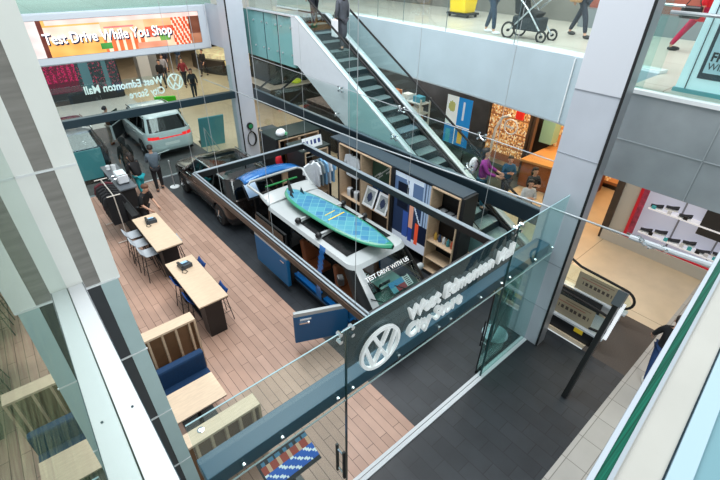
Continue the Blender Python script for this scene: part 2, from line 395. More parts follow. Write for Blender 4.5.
# near parapet at the lower right
KZ = 1.625
Pp = thing('parapet_railing', (3, .0, 5.0), 'near white parapet with a green-edged glass rail at the lower right corner', 'railing')
gg = mat('green_glass_edge', (4, 84, 66), .35, noise=.6, scale=5, stretch=(.1, 60, 1), spec=.3)
def pb(a, b, z0, z1, sl=.06):
    f = lambda x, y: (x, KZ*y + sl*(x-.6*KZ))
    return MB().prism([f(.3, a), f(7.2, a), f(7.2, b), f(.3, b)], z0, z1)
pb(.007, .024, 5.2, 6.095).build('glass_panel', gg, Pp)
pb(.024, .034, 5.2, 6.10).build('outer_trim', mat('trim_grey', (176, 186, 196), .35), Pp)
pb(-.001, .007, 5.2, 6.10).build('inner_trim', mat('trim_grey2', (160, 170, 178), .35), Pp)
pb(-.064, -.001, 5.0, 6.09).build('ledge', mat('ledge_white', (178, 178, 172), .4, noise=.04, scale=3), Pp)
pb(-.068, -.064, 5.0, 6.085).build('dark_joint', dsteel, Pp)
pb(-.104, -.068, 5.0, 6.10).build('inner_ledge', mat('ledge_pale_blue', (164, 190, 202), .35), Pp)
pb(-.40, -.104, 5.0, 6.09).build('panel', mat('ledge_teal', (112, 152, 162), .35), Pp)
# ================================================================== STORE GLASS ENCLOSURE
E1 = thing('glass_storefront', (4, 2.78, 0), 'tall frameless glass shop front with a steel beam and floor track along the entrance', 'glass wall')
B(.38, 2.22, 2.775, 2.785, .035, 2.435).build('lower_pane', G, E1)
B(5.82, 7.54, 2.775, 2.785, .035, 2.435).build('lower_pane', GT, E1)
B(.33, 2.22, 2.775, 2.785, 2.46, 3.75).build('transom_pane', G, E1)
B(2.24, 5.84, 2.775, 2.785, 2.46, 3.06).build('transom_pane', G, E1)
B(2.24, 5.84, 2.775, 2.785, 3.06, 3.75).build('transom_pane', GS, E1)['label'] = 'smoked transom pane behind the sign letters'
B(5.86, 7.54, 2.775, 2.785, 2.46, 3.75).build('transom_pane', GT, E1)
B(.33, 7.54, 2.772, 2.788, 2.445, 2.459).build('bottom_edge', mat('edge_pale', (188, 200, 202), .6), E1)
B(.33, 7.54, 2.773, 2.787, 3.75, 3.756).build('top_edge', mat('glass_edge', (150, 184, 190), .5), E1)
for x in (2.225, 5.85): MB().box(x, x+.012, 2.76, 2.80, .02, 3.75).build('joint', mat('glass_joint', (40, 70, 72), .3), E1)
B(.36, 7.55, 2.86, 3.16, 2.38, 2.62).build('beam', mat('beam_paint', (36, 78, 100), .38), E1, bevel=.01)
alu = mat('satin_aluminium', (206, 212, 216), .5)
B(.36, 7.54, 2.71, 2.785, 0, .03).build('floor_track', alu, E1); B(.36, 7.54, 2.80, 2.86, 0, .025).build('floor_track', alu, E1)
for x in (.75, 1.25, 2.08, 2.33, 3.19, 4.06, 4.34, 5.12, 5.72, 5.98, 6.82, 7.45):
    MB().lathe((x, 2.74, 2.62), [(.03, .0), (.03, .03)], 10, 'y').build('fitting', chrome, E1)
def spider(p, par, ax=1):
    mb = MB(); x, y, z = p
    for s in (-1, 1):
        for t in (-1, 1):
            if ax: mb.tube([(x, y+.06, z), (x+s*.09, y+.02, z+t*.06)], .013, 6).lathe((x+s*.09, y, z+t*.06), [(.028, -.03), (.028, .04)], 8, 'y')
            else: mb.tube([(x-.06, y, z), (x-.02, y+s*.09, z+t*.06)], .013, 6).lathe((x, y+s*.09, z+t*.06), [(.028, -.04), (.028, .03)], 8, 'x')
    return mb.build('spider_clamp', chrome, par)
for x in (2.23, 5.85): spider((x, 2.78, 3.68), E1)
GB = glass('clear_side_glass', (.95, .98, .97), f0=.02)
E2 = thing('glass_side_wall', (8.35, 9.7, 0), 'long glass side wall of the shop with a dark beam, beside the escalator', 'glass wall')
for y0, y1 in ((3.3, 5.85), (5.87, 8.45), (8.47, 11.05), (11.07, 13.6), (13.62, 16.15)):
    B(8.34, 8.36, y0, y1, .02, 2.4).build('lower_pane', GB, E2); B(8.34, 8.36, y0, y1, 2.42, 3.95).build('transom_pane', GB, E2)
B(8.28, 8.44, 3.28, 16.18, 2.42, 2.8).build('beam', mat('beam_dark', (34, 48, 56), .3, .3), E2, bevel=.01)
B(8.30, 8.40, 3.28, 16.18, 2.80, 2.815).build('beam_cap', mat('beam_cap', (96, 114, 124), .35, .2), E2)
MB().tube([(8.33, 16.1, 4.03), (8.33, 3.3, 3.93)], .011, 8).build('top_rail', steel, E2)
for y in (5.86, 8.46, 11.06): spider((8.34, y-.5, 3.93), E2, 0); spider((8.34, y-.3, 3.1), E2, 0)
for y in (15.9, 14.7, 13.6):
    MB().tube([(8.38, y, 2.83), (9.7, y-.1, 3.6)], .04, 8).build('strut', matt, E2)
E3 = thing('glass_rear_wall', (4, 16.5, 0), 'glass rear wall of the shop with a dark beam in front of the white SUV', 'glass wall')
B(.33, 4.1, 16.49, 16.51, .02, 2.5).build('lower_pane', G, E3); B(4.12, 7.58, 16.49, 16.51, .02, 2.5).build('lower_pane', G, E3)
B(.33, 4.1, 16.49, 16.51, 2.5, 3.75).build('transom_pane', G, E3); B(4.12, 7.58, 16.49, 16.51, 2.5, 3.75).build('transom_pane', G, E3)
B(.33, 7.6, 16.40, 16.62, 2.5, 2.76).build('beam', dsteel, E3, bevel=.01)
B(.33, 7.6, 16.45, 16.55, 0, .03).build('floor_track', steel, E3)
# signs
lw = mat('sign_white', (232, 236, 236), .4); lwe = mat('sign_white_lit', (235, 240, 240), .4, emit=.25)
emb = put(emblem('emblem_sign', (2.77, 2.73, 3.12), .35, lwe), 'large round white emblem at the left of the shop name on the front glass', 'sign')
t1 = put(text('shop_sign', 'West Edmonton Mall\nCity Store', .33, (3.28, 2.745, 3.25), lwe, ext=.028, off=.006, sx=.88), 'white raised letters of the shop name on the smoked front glass', 'sign')
emb2 = put(emblem('emblem_sign', (5.42, 16.55, 3.42), .28, lwe), 'small round white emblem on the rear glass above the white SUV', 'sign')
t2 = put(text('shop_sign', 'West Edmonton Mall\nCity Store', .345, (5.0, 16.55, 3.44), lwe, ext=.02, off=.006, flipx=True, sx=.84), 'shop name seen in reverse on the rear glass', 'sign')
# door leaf with handles
D = thing('door_handle_pair', (2.17, 2.78, .0), 'pair of black bar handles on the left glass pane by the entrance', 'door handle')
for x, y in ((2.12, 2.70), (2.12, 2.86)):
    MB().box(x-.018, x+.018, y-.018, y+.018, .72, 1.42).build('handle', black, D)
    for z in (.82, 1.32): MB().tube([(x, 2.78, z), (x, y, z)], .014, 8).build('mount', chrome, D)
D = thing('glass_door', (5.80, 2.78, 0), 'open glass door leaf with black handle right of the entrance', 'door')
B(5.88, 6.82, 2.90, 2.915, .04, 2.34).build('leaf', GT, D); B(5.86, 6.84, 2.895, 2.92, .0, .05).build('rail', black, D)
B(5.865, 5.88, 2.895, 2.92, .03, 2.36).build('edge', black, D)
for y in (2.84, 2.98): MB().tube([(5.93, y, .72), (5.93, y, 1.42)], .02, 8).build('handle', black, D)
for z in (.85, 1.35): MB().tube([(5.93, 2.84, z), (5.93, 2.98, z)], .012, 6).build('mount', chrome, D)
# long tension rod with turnbuckle
T = thing('tension_rod', (7.3, 9, 2.9), 'long thin steel tension rod running past both pillars to the right edge', 'rod')
RODP = [(7.28, 18.6, 2.86), (7.28, 15.15, 2.98), (7.28, 8.4, 3.17), (7.28, 3.16, 3.49), (7.28, 1.5, 3.57), (7.28, .33, 3.645)]
MB().tube(RODP, .018, 8).build('rod', steel, T)
MB().tube([(7.28, 1.56, 3.565), (7.28, .9, 3.60), (7.28, .33, 3.645)], .045, 8).build('sleeve', mat('pale_steel', (215, 220, 225), .3, .3), T)
mb = MB()
for k in range(9):
    y = 1.5-.06*k; a = k*1.1
    mb.ball((7.28+.04*math.cos(a), y, 3.57+.04*math.sin(a)), (.035, .05, .035), 8, 5)
mb.build('turnbuckle', chrome, T)
# ================================================================== ESCALATOR
ES = thing('escalator', (9.2, 8, 0), 'long escalator rising beside the shop to the upper floor with two riders on it', 'escalator')
SL = .54; YB, YT = 3.2, 13.05
def deckz(y): return .35 if y < YB else (.35+SL*(y-YB) if y < YT else .35+SL*(YT-YB))
ys = [1.35, YB]+[YB+(YT-YB)*k/12 for k in range(1, 13)]+[16.2]
escwhite = mat('escalator_white_panel', (206, 212, 218), .35, noise=.02); escteal = mat('escalator_teal_panel', (146, 184, 186), .3)
def slab(x0, x1, ya, yb, top, bot):
    mb = MB(); yy = [ya]+[y for y in (YB, 10.35, YT) if ya < y < yb]+[yb]
    poly = [(y, deckz(y)+top) for y in yy]+[(y, max(0, deckz(y)+bot)) for y in yy[::-1]]
    return mb.prism(poly, x0, x1, 'x')
slab(8.445, 8.49, 10.35, 13.3, -.02, -1.5).build('side_panel', escwhite, ES)
slab(8.445, 8.49, 3.3, 10.35, -.02, -1.5).build('side_panel', escteal, ES)['label'] = 'teal side panel'
slab(8.445, 8.49, 1.6, 3.3, -.02, -.5).build('end_panel', black, ES)
slab(9.82, 9.86, 1.6, 13.2, -.02, -1.3).build('side_panel', escwhite, ES)
slab(8.50, 9.81, 3.0, 13.1, -.5, -1.4).build('truss', dsteel, ES)
slab(8.44, 8.62, 1.5, 16.2, .02, -.03).build('deck', mat('deck_pale', (206, 214, 220), .25, .2), ES)
slab(9.66, 9.86, 1.5, 16.2, .02, -.03).build('deck', mat('deck_pale', (206, 214, 220), .25, .2), ES)
slab(8.63, 8.68, 2.0, 14.6, .0, -.35).build('skirt', black, ES); slab(9.60, 9.65, 2.0, 14.6, .0, -.35).build('skirt', black, ES)
treadm = mat('step_tread', (150, 168, 172), .35, .5, noise=.1, scale=20); riserm = mat('step_riser', (44, 54, 60), .4, .3)
n = 25
st0 = None
for k in range(n):
    y = YB+.15+k*(YT-YB-.3)/(n-1); z = deckz(y)-.16
    mb = MB().box(8.69, 9.59, y-.19, y+.21, z-.03, z); mb.mi = 1; mb.box(8.69, 9.59, y-.21, y-.19, z-.22, z-.002)
    mb.build('step', [treadm, riserm], ES)
MB().box(8.69, 9.59, 1.6, YB, .02, .05).build('landing_plate', steel, ES)
MB().box(8.69, 9.59, YT, 14.8, 5.60, 5.63).build('landing_plate', steel, ES)
def hand(x, nm):
    pts = [(x, 1.85, .42)]+[(x, 1.72-.27*math.sin(q), .70-.26*math.cos(q)) for q in [PI*j/10 for j in range(11)]]+[(x, 2.2, .99), (x, 2.8, 1.02), (x, 3.3, 1.2)]
    pts += [(x, y, deckz(y)+.88) for y in (3.8, 6, 9, 12, 12.7)]+[(x, 13.2, 6.52), (x, 13.8, 6.62), (x, 15.8, 6.62), (x, 16.2, 6.5), (x, 16.35, 6.25), (x, 16.2, 6.0)]
    MB().tube(pts, .032, 8).build(nm, rubber, ES)
hand(8.54, 'handrail'); hand(9.74, 'handrail')
def bal(x):
    yy = [1.5]+[1.75, 2.4, YB]+[4, 7, 10, 12.6, 13.2, 14, 16.2]
    poly = [(y, deckz(y)+((.84 if y > 4 else .62) if y > 1.55 else .35)) for y in yy]+[(y, deckz(y)+.02) for y in yy[::-1]]
    MB().prism(poly, x-.006, x+.006, 'x').build('balustrade_glass', G, ES)
bal(8.54); bal(9.74)
# notices on the balustrade ends
def notice(u, v):
    c = (158, 148, 124)
    if .80 < v < .88 and .3 < u < .9: c = (120, 100, 80)
    if .66 < v < .74 and .1 < u < .8: c = (150, 96, 80)
    if .38 < v < .54 and .15 < u < .9 and (u*9) % 1 < .62: c = (70, 60, 55)
    if (.22 < v < .27 or .12 < v < .16) and .1 < u < .7: c = (150, 140, 125)
    return c
pm = vcol('printed_card', rough=.6)
for x in (9.725, 8.525):
    picture('notice', (x, 2.78, .38), (0, -.95, 0), (0, 0, .52), 44, 22, notice, pm, ES, .004)
B(8.435, 8.44, 1.9, 2.1, .20, .32).build('warning_sticker', mat('yellow', (236, 200, 40), .5), ES)
MB().box(8.45, 8.61, 2.9, 3.05, .372, .375).build('warning_sticker', MC['yellow'], ES)
# low black post in front of the escalator with a white cap
PS = thing('black_post', (6.75, 1.38, 0), 'black square bollard post with bright white strip in front of the escalator', 'post')
MB().bar((6.76, 1.38, 0), (7.66, 1.38, 2.0), .10, .14).build('post', black, PS, bevel=.01)
MB().bar((7.44, 1.29, 1.26), (7.76, 1.29, 1.98), .06, .05).build('light_strip', mat('strip_white', (235, 240, 245), .3, emit=.6), PS)
MB().bar((7.60, 1.38, 1.98), (7.74, 1.38, 2.24), .16, .2).build('cap', mat('cap_grey', (70, 78, 82), .4), PS)
# ================================================================== SUSPENDED FRAME
F1 = thing('suspended_frame', (4.68, 6.5, 3.0), 'large black rectangular frame hung on cables above the blue and white van', 'frame')
fx0, fx1, fy0, fy1 = 3.12, 6.24, 3.36, 9.6
fs = mat('frame_silver', (138, 150, 158), .4, .3)
for nm, a in (('rail', (fx0-.06, fx0+.06, fy0, fy1)), ('rail', (fx1-.06, fx1+.06, fy0, fy1)), ('rail', (fx0, fx1, fy0-.06, fy0+.06)), ('rail', (fx0, fx1, fy1-.06, fy1+.06))):
    B(a[0], a[1], a[2], a[3], 2.86, 3.0).build(nm, black, F1)
for a in ((fx0-.05, fx0-.02, fy0, fy1), (fx0+.015, fx0+.045, fy0, fy1), (fx1-.05, fx1+.05, fy0, fy1), (fx0, fx1, fy1-.04, fy1+.05), (fx0, fx1, fy0-.02, fy0+.02)):
    B(a[0], a[1], a[2], a[3], 3.0, 3.008).build('light_channel', fs, F1)
B(fx0-.075, fx0-.06, fy0, fy1, 2.87, 2.98).build('wood_edge', mat('frame_wood', (84, 62, 50), .5), F1)
cab = mat('cable_grey', (190, 195, 198), .4, .5)
for x, y in ((fx0, fy1-.1), (fx0, 8.1), (fx0, 6.0), (fx0, fy0+.3), (fx1, fy1-.1), (fx1-.5, fy1), (fx1, 7.6), (fx1, 5.6), (fx1, 3.7)):
    MB().tube([(x, y, 3.0), (x, y, 10.5)], .0045, 5).build('cable', cab, F1)
# ================================================================== CAR SHELLS
def outline(yf, yr, w, r, n1=56, n2=22, nc=7):
    P = []; r = min(r, w*.95)
    def seg(a, b, n):
        for k in range(n): P.append((a[0]+(b[0]-a[0])*k/n, a[1]+(b[1]-a[1])*k/n))
    def arc(c, t0):
        for k in range(nc):
            t = t0-PI/2*k/nc; P.append((c[0]+r*math.cos(t), c[1]+r*math.sin(t)))
    seg((-w, yf+r), (-w, yr-r), n1); arc((-w+r, yr-r), PI)
    seg((-w+r, yr), (w-r, yr), n2); arc((w-r, yr-r), PI/2)
    seg((w, yr-r), (w, yf+r), n1); arc((w-r, yf+r), 0)
    seg((w-r, yf), (-w+r, yf), n2); arc((-w+r, yf+r), -PI/2)
    return P
def shell(levels, classify, crown=.05, dz=.055, capcls=None):
    rings = []
    for a, b in zip(levels[:-1], levels[1:]):
        big = max(abs(b[0]-a[0]), abs(b[1]-a[1])*.45, .01); k = max(1, int(round(big/dz)))
        for i in range(k):
            t = i/k; L = [a[j]+(b[j]-a[j])*t for j in range(5)]; rings.append((L[0], outline(*L[1:])))
    L = levels[-1]; rings.append((L[0], outline(*L[1:])))
    out = {}
    def add(key, quad):
        if key is None: return
        out.setdefault(key, MB())._t(quad, [tuple(range(len(quad)))])
    for (z0, p), (z1, q) in zip(rings[:-1], rings[1:]):
        n = len(p)
        for i in range(n):
            j = (i+1) % n; Q = [Vector((p[i][0], p[i][1], z0)), Vector((p[j][0], p[j][1], z0)), Vector((q[j][0], q[j][1], z1)), Vector((q[i][0], q[i][1], z1))]
            c = sum(Q, Vector())/4; nr = (Q[2]-Q[0]).cross(Q[3]-Q[1]); 
            nr = nr.normalized() if nr.length > 1e-9 else Vector((0, 0, 1))
            add(classify(c, nr), Q)
    z, p = rings[-1]; cx = 0; cy = (L[1]+L[2])/2; S = [1, .97, .9, .8, .68, .55, .42, .28, .14, .02]; n = len(p)
    for s0, s1 in zip(S[:-1], S[1:]):
        f = lambda v, s: Vector((cx+(v[0]-cx)*s, cy+(v[1]-cy)*s, z+crown*(1-s**2.4)))
        for i in range(n):
            j = (i+1) % n; Q = [f(p[i], s0), f(p[j], s0), f(p[j], s1), f(p[i], s1)]
            add((capcls or (lambda c: 'roof'))(sum(Q, Vector())/4), Q)
    return out
def wheel(par, x, y, z, r, side, rimm=chrome, w=.2):
    W = MB().lathe((x, y, z), [(r*.62, -w/2), (r*.93, -w/2), (r, -w/2+.03), (r, w/2-.03), (r*.93, w/2), (r*.62, w/2)], 28, 'x').build('wheel', rubber, par, smooth=True)
    mb = MB(); xo = side*(w/2+.004)
    mb.lathe((x+xo*.6, y, z), [(r*.62, -.02), (r*.66, 0), (r*.62, .02), (r*.56, 0)], 24, 'x')
    for k in range(5):
        t = 2*PI*k/5; mb.bar((x+xo, y, z), (x+xo*.8, y+math.cos(t)*r*.62, z+math.sin(t)*r*.62), .035, r*.2, up=(1, 0, 0))
    mb.lathe((x+xo, y, z), [(.05, -.02), (.05, .01)], 12, 'x')
    a = mb.build('rim', rimm, None, keep=True); a.parent = W
    a.data.transform(Matrix.Translation(-Vector(par.location)))
    MB()
    return W
def suv(label, loc, rot, paint, pname, tail=False, glassroof=False, rear_open=False, dooropen=False, group=None):
    """local coordinates, front towards -y"""
    root = thing('suv', (0, 0, 0), label, 'car', group)
    lv = [(.26, -2.25, 2.28, .88, .3), (.5, -2.38, 2.38, .95, .42), (.82, -2.34, 2.37, .965, .42), (.96, -2.2, 2.33, .95, .45), (1.07, -1.25, 2.3, .90, .35), (1.12, -1.18, 2.26, .885, .33), (1.62, -.5, 1.85, .72, .26)]
    wy = (-1.5, 1.48)
    def cl(c, n):
        for y in wy:
            if abs(abs(c.x)-.93) < .09 and math.hypot(c.y-y, c.z-.36) < .43: return None
        if c.z < .36: return 'trim'
        if c.z > 1.14:
            if c.z > 1.585: return 'body'
            w = .885-(c.z-1.12)*.33
            if abs(c.x) > w-.05:
                if c.y < -1.18+(c.z-1.12)*1.36+.16 or c.y > 2.2-(c.z-1.12)*.8-.1: return 'body'
                return 'pillar' if (abs(c.y-.05) < .05 or abs(c.y-1.05) < .05) else 'glass'
            if abs(c.x) > w-.12: return 'body'
            return 'glass'
        if tail and c.y > 2.1 and abs(c.x) < .86:
            if .86 < c.z < (.97 if abs(c.x) > .45 else .915): return 'tail'
            if .60 < c.z < .70 and abs(c.x) < .28: return 'plate'
        if c.y < -2.15 and abs(c.x) > .5 and .72 < c.z < .86: return 'lamp'
        if c.y < -2.2 and .45 < c.z < .72 and abs(c.x) < .7: return 'trim'
        return 'body'
    cap = (lambda c: 'sunroof' if abs(c.x) < .53 and -.35 < c.y < 1.5 else 'roof') if glassroof else None
    parts = shell(lv, cl, .05, capcls=cap)
    mats = {'body': paint, 'roof': paint, 'trim': matt, 'pillar': black, 'glass': GD, 'sunroof': GD, 'tail': mat('tail_red', (214, 22, 26), .3, emit=1.2), 'plate': mat('plate_white', (232, 235, 236), .5), 'lamp': mat('head_lamp', (220, 226, 230), .15)}
    names = {'body': 'body', 'roof': 'roof', 'trim': 'lower_trim', 'pillar': 'door_pillar', 'glass': 'window_glass', 'sunroof': 'glass_roof', 'tail': 'tail_light', 'plate': 'number_plate', 'lamp': 'headlight'}
    for k, mb in parts.items():
        for q in islands(mb): q.build(names[k], mats[k], root, smooth=True)
    MB().box(-.86, .86, -2.1, 2.2, .26, .3).box(-.8, .8, -1.2, -.95, .7, 1.05).build('floor_pan', matt, root)
    for x in (-.42, .42):
        for y in (-.35, .75):
            MB().box(x-.24, x+.24, y-.25, y+.25, .45, .68).box(x-.24, x+.24, y+.22, y+.36, .6, 1.25).build('seat', mat('seat_dark', (60, 62, 66), .6), root, bevel=.05)
    for s in (-1, 1):
        for y in wy: wheel(root, s*.87, y, .36, .36, s)
        MB().ball((s*1.0, -.85, 1.12), (.11, .07, .08), 10, 6).build('wing_mirror', paint, root, smooth=True)
        MB().tube([(s*.74, -.42, 1.645), (s*.745, .6, 1.685), (s*.72, 1.75, 1.645)], .022, 6).build('roof_rail', chrome, root)
        MB().tube([(s*.962, -1.0, 1.0), (s*.955, .5, 1.03), (s*.93, 2.0, 1.06)], .012, 6).build('side_trim', chrome, root)
        for y in (-.2, .85): MB().box(s*.955-.02, s*.955+.02, y-.1, y+.1, .9, .93).build('door_handle', chrome, root)
    if dooropen:
        m = Matrix.Translation((.96, -1.0, 0)) @ Matrix.Rotation(math.radians(-38), 4, 'Z')
        MB().box(-.02, .05, 0, 1.0, .4, .98, m).build('open_door', paint, root); MB().box(-.05, -.02, .05, .95, .42, .96, m).build('door_lining', black, root)
        MB().box(0, .02, .1, .95, .98, 1.45, m).build('open_door_glass', GD, root)
    root.location = loc; root.rotation_euler = (0, 0, rot)
    return root
suv('dark brown SUV with glass roof parked in the shop behind the van', (5.33, 13.33, 0), PI, brownp, 'b', glassroof=True)
wh = suv('white SUV with red tail light bar parked beyond the rear glass', (5.28, 20.42, 0), PI, mat('white_paint_cool', (200, 214, 218), .25, coat=.6), 'w', tail=True, dooropen=True)
suv('dark blue car half hidden behind the striped column at far left', (1.98, 20.6, 0), PI, mat('dark_teal_paint', (24, 44, 58), .2, .4, noise=.6, scale=4, coat=.6), 'd', tail=False)
t = thing('green_display', (6.9, 22.9, 0), 'bright green slanted display board just beyond the white SUV', 'display')
m = Matrix.Translation((6.95, 23.0, 0)) @ Matrix.Rotation(-.45, 4, 'Z') @ Matrix.Rotation(math.radians(22), 4, 'X')
MB().box(-.5, .5, -.04, .04, .1, 1.5, m).build('board', mat('green_board', (80, 214, 40), .5), t, bevel=.02); MB().box(.2, .5, -.045, .0, .1, .8, m).build('black_panel', black, t); MB().box(-.45, .45, .02, .6, 0, .06, m).build('foot', matt, t)
# ---- the van
V = thing('van', (5.4, 6.65, 0), 'blue and white electric van with open doors and raised tailgate carrying a paddleboard', 'van')
VX = 5.4
lv = [(.25, 4.35, 9.0, .93, .25), (.45, 4.22, 9.08, .975, .38), (.75, 4.20, 9.1, .99, .42), (.98, 4.32, 9.1, .98, .45), (1.1, 4.66, 9.08, .95, .4), (1.80, 5.42, 9.06, .84, .25), (1.88, 5.50, 9.04, .80, .22)]
wy = (5.02, 8.05)
def cl(c, n):
    for y in wy:
        if abs(abs(c.x)-.96) < .08 and math.hypot(c.y-y, c.z-.37) < .42: return None
    if c.z < .36: return 'trim'
    side = abs(c.x) > (.95-(c.z-1.1)*.157 if c.z > 1.1 else .93)-.06
    left = c.x < 0
    if side and left:
        yA = 5.42 if c.z < 1.1 else 5.15+(c.z-1.1)*.95
        if .44 < c.z < 1.74 and (yA < c.y < 6.44 or 6.62 < c.y < 7.72): return None
        if 6.44 <= c.y <= 6.62 and c.z > .44: return 'blue2'
    if c.y > 8.9 and abs(c.x) < .8 and .72 < c.z < 1.8: return None
    if c.z < 1.0:
        if c.y < 4.4 and abs(c.x) > .55 and .72 < c.z < .9: return 'lamp'
        if c.y < 4.3 and .36 < c.z < .55: return 'trim'
        return 'blue'
    if c.z < 1.12: return 'white'
    if c.z > 1.78: return 'white'
    if side:
        if c.y < 5.15+(c.z-1.1)*.95: return 'pillar'
        if 5.3 < c.y < 6.44 or 6.62 < c.y < 7.65 or 7.8 < c.y < 8.85: return 'glass'
        return 'pillar'
    if c.y < 6:
        return ('white' if c.x < -.66+(c.z-1.1)*.1 and c.x > -.80+(c.z-1.1)*.1 else 'pillar') if abs(c.x) > (.66 if c.x < 0 else .76)-(c.z-1.1)*.1 else 'screen'
    return 'pillar'
parts = shell(lv, cl, .07, capcls=lambda c: 'roof')
for k, mb in parts.items():
    nm, m = {'blue': ('lower_body', vblue), 'blue2': ('door_pillar', vblue2), 'white': ('upper_body', vwhite), 'roof': ('roof', vwhite), 'pillar': ('window_pillar', black), 'glass': ('window_glass', GD), 'screen': ('windscreen', GW), 'sun': ('sunroof', black), 'trim': ('lower_trim', matt), 'lamp': ('headlight', mat('head_lamp', (220, 226, 230), .15))}[k]
    mb.M = Matrix.Identity(4)
    bmesh.ops.translate(mb.b, verts=mb.b.verts, vec=(VX, 0, 0))
    for q in islands(mb): q.build(nm, m, V, smooth=True)
MB().box(VX-.88, VX+.88, 4.6, 8.95, .27, .42).build('floor_pan', matt, V)
MB().box(VX-.85, VX+.85, 4.75, 5.3, .75, 1.06).build('dashboard', mat('dash_reflection_teal', (60, 100, 92), .5), V, bevel=.06)  # windscreen's greenish reflection put into the dashboard colour
MB().box(VX-.2, VX+.12, 5.26, 5.29, 1.02, 1.24).build('screen', black, V)
MB().tube([(VX-.42+.19*math.cos(t), 5.45-.05*math.sin(t), 1.08+.17*math.sin(t)) for t in [2*PI*k/20 for k in range(20)]], .016, 6, closed=True).build('steering_wheel', matt, V)
for x in (-.42, .42):
    for y in (5.98, 7.35):
        s = MB().box(VX+x-.25, VX+x+.25, y-.3, y+.22, .62, .80).build('seat', tan, V, bevel=.06)
        MB().box(-.25, .25, -.07, .07, 0, .66, Matrix.Translation((VX+x, y+.24, .74)) @ Matrix.Rotation(-.2, 4, 'X')).build('backrest', tan, V, bevel=.06)
        MB().box(-.13, .13, -.05, .05, 0, .2, Matrix.Translation((VX+x, y+.39, 1.42)) @ Matrix.Rotation(-.2, 4, 'X')).build('headrest', tan, V, bevel=.04)
MB().box(VX-.93, VX-.80, 5.42, 6.44, .40, .47).box(VX-.93, VX-.80, 6.62, 7.7, .40, .47).build('door_sill', vblue2, V)
for s in (-1, 1):
    for y in wy: wheel(V, VX+s*.9, y, .37, .37, s)
MB().ball((VX+1.1, 5.25, 1.15), (.13, .08, .1), 10, 6).build('wing_mirror', vwhite, V, smooth=True)
# front door, open about 65 degrees: hinge at the front edge
a = math.radians(66)
m = Matrix.Translation((VX-1.0, 5.42, 0)) @ Matrix.Rotation(a, 4, 'Z')
DR = MB().box(-.06, .03, 0, 1.2, .22, .98, m).build('front_door', vblue, V, bevel=.02)
MB().box(-.055, .025, 0.01, 1.19, .98, 1.08, m).build('door_top', vwhite, V, bevel=.01)
MB().box(.03, .09, .08, 1.08, .45, .93, m).build('door_lining', matt, V, bevel=.02)
MB().box(-.1, -.05, .86, 1.08, .80, .83, m).box(-.085, -.055, .86, .9, .78, .84, m).build('door_handle', chrome, V)
MB().box(-.075, -.058, .82, 1.06, .88, .915, m).build('door_badge', mat('plate_white', (232, 235, 236), .5), V)
MB().box(-.17, -.02, .10, .24, 1.02, 1.20, m).build('wing_mirror', black, V, bevel=.03)
# sliding door pushed back along the side
B(VX-1.18, VX-1.08, 7.60, 9.2, .20, 1.04).build('sliding_door', mat('blue_door_satin', (10, 98, 150), .6), V, bevel=.02)
B(VX-1.175, VX-1.085, 7.60, 9.2, 1.04, 1.12).build('door_top', vwhite, V, bevel=.01)
B(VX-1.12, VX-1.09, 7.75, 9.1, 1.12, 1.68).build('door_window', GD, V)
MB().tube([(VX-1.105, 7.66, 1.12), (VX-1.06, 7.70, 1.70), (VX-1.06, 9.1, 1.70), (VX-1.105, 9.16, 1.12)], .03, 6).build('window_frame', black, V)
MB().box(VX-1.21, VX-1.18, 7.68, 7.86, .92, .95).build('door_handle', chrome, V)
MB().box(VX-1.125, VX-1.122, 8.62, 8.78, 1.2, 1.45).build('paper_note', MC['plate_white'], V)
# raised tailgate
def hoop(y0, z0, y1, z1, w0, w1, r=.04):
    return [(VX-w0, y0, z0), (VX-w0-.02, y0+.2, z0+.08), (VX-w1, y1-.12, z1-.02), (VX-w1+.14, y1, z1), (VX+w1-.14, y1, z1), (VX+w1, y1-.12, z1-.02), (VX+w0+.02, y0+.2, z0+.08), (VX+w0, y0, z0)]
MB().tube(hoop(9.12, 1.94, 9.92, 2.18, .74, .88), .036, 8).build('tailgate_frame', vwhite, V, smooth=True)
MB().prism([(VX-.72, 9.12), (VX+.72, 9.12), (VX+.84, 9.82), (VX-.84, 9.82)], 0, .012).build('tailgate_glass', GD, V)
tg = V.children[-1]; 
for v in tg.data.vertices: v.co.z += 1.94+(v.co.y+V.location.y-9.12)*.33
def tl(u, v):
    y = 9.96+v*.78; w = .90-.12*v; x = (2*u-1)*w
    return (VX+x, y, 2.22+.16*v-.34*v*v-.10*abs(2*u-1)**3)
MB().grid(tl, 16, 8).build('tailgate_panel', vblue2, V, smooth=True, solid=.05)
MB().grid(lambda u, v: (VX+(2*u-1)*(.80+.02*v), 8.94+.36*v, 1.925+.14*v**1.5-.05*abs(2*u-1)**3), 14, 6).build('roof_spoiler', vwhite, V, smooth=True, solid=.03)
MB().box(VX-.5, VX+.5, 9.5, 9.56, 2.09, 2.115).build('wiper', mat('green_strip', (30, 120, 60), .4), V)
MB().box(VX-.80, VX+.80, 8.4, 9.0, .42, .74).build('boot_floor', matt, V)
# roof bars
def roofz(x, y): return 1.88+.07*(1-min(1, max(abs(x)/.80, abs(y-7.27)/1.77))**2.4)
for ya, yb in ((5.86, 6.8), (6.88, 7.66)):
    MB().grid(lambda u, v: (VX+(2*u-1)*.66, ya+(yb-ya)*v, roofz((2*u-1)*.66, ya+(yb-ya)*v)+.008), 12, 12).build('sunroof', mat('roof_black_glass', (10, 12, 14), .2, spec=.4), V, solid=.006)
for y in (7.68, 6.84):
    MB().box(VX-.70, VX+.70, y-.035, y+.035, 1.99, 2.025).build('roof_bar', mat('bar_silver', (200, 204, 206), .3, .5), V, bevel=.01)
    for s in (-1, 1): MB().ball((VX+s*.70, y, 1.985), (.085, .075, .08), 10, 6).build('roof_bar_foot', black, V, smooth=True)
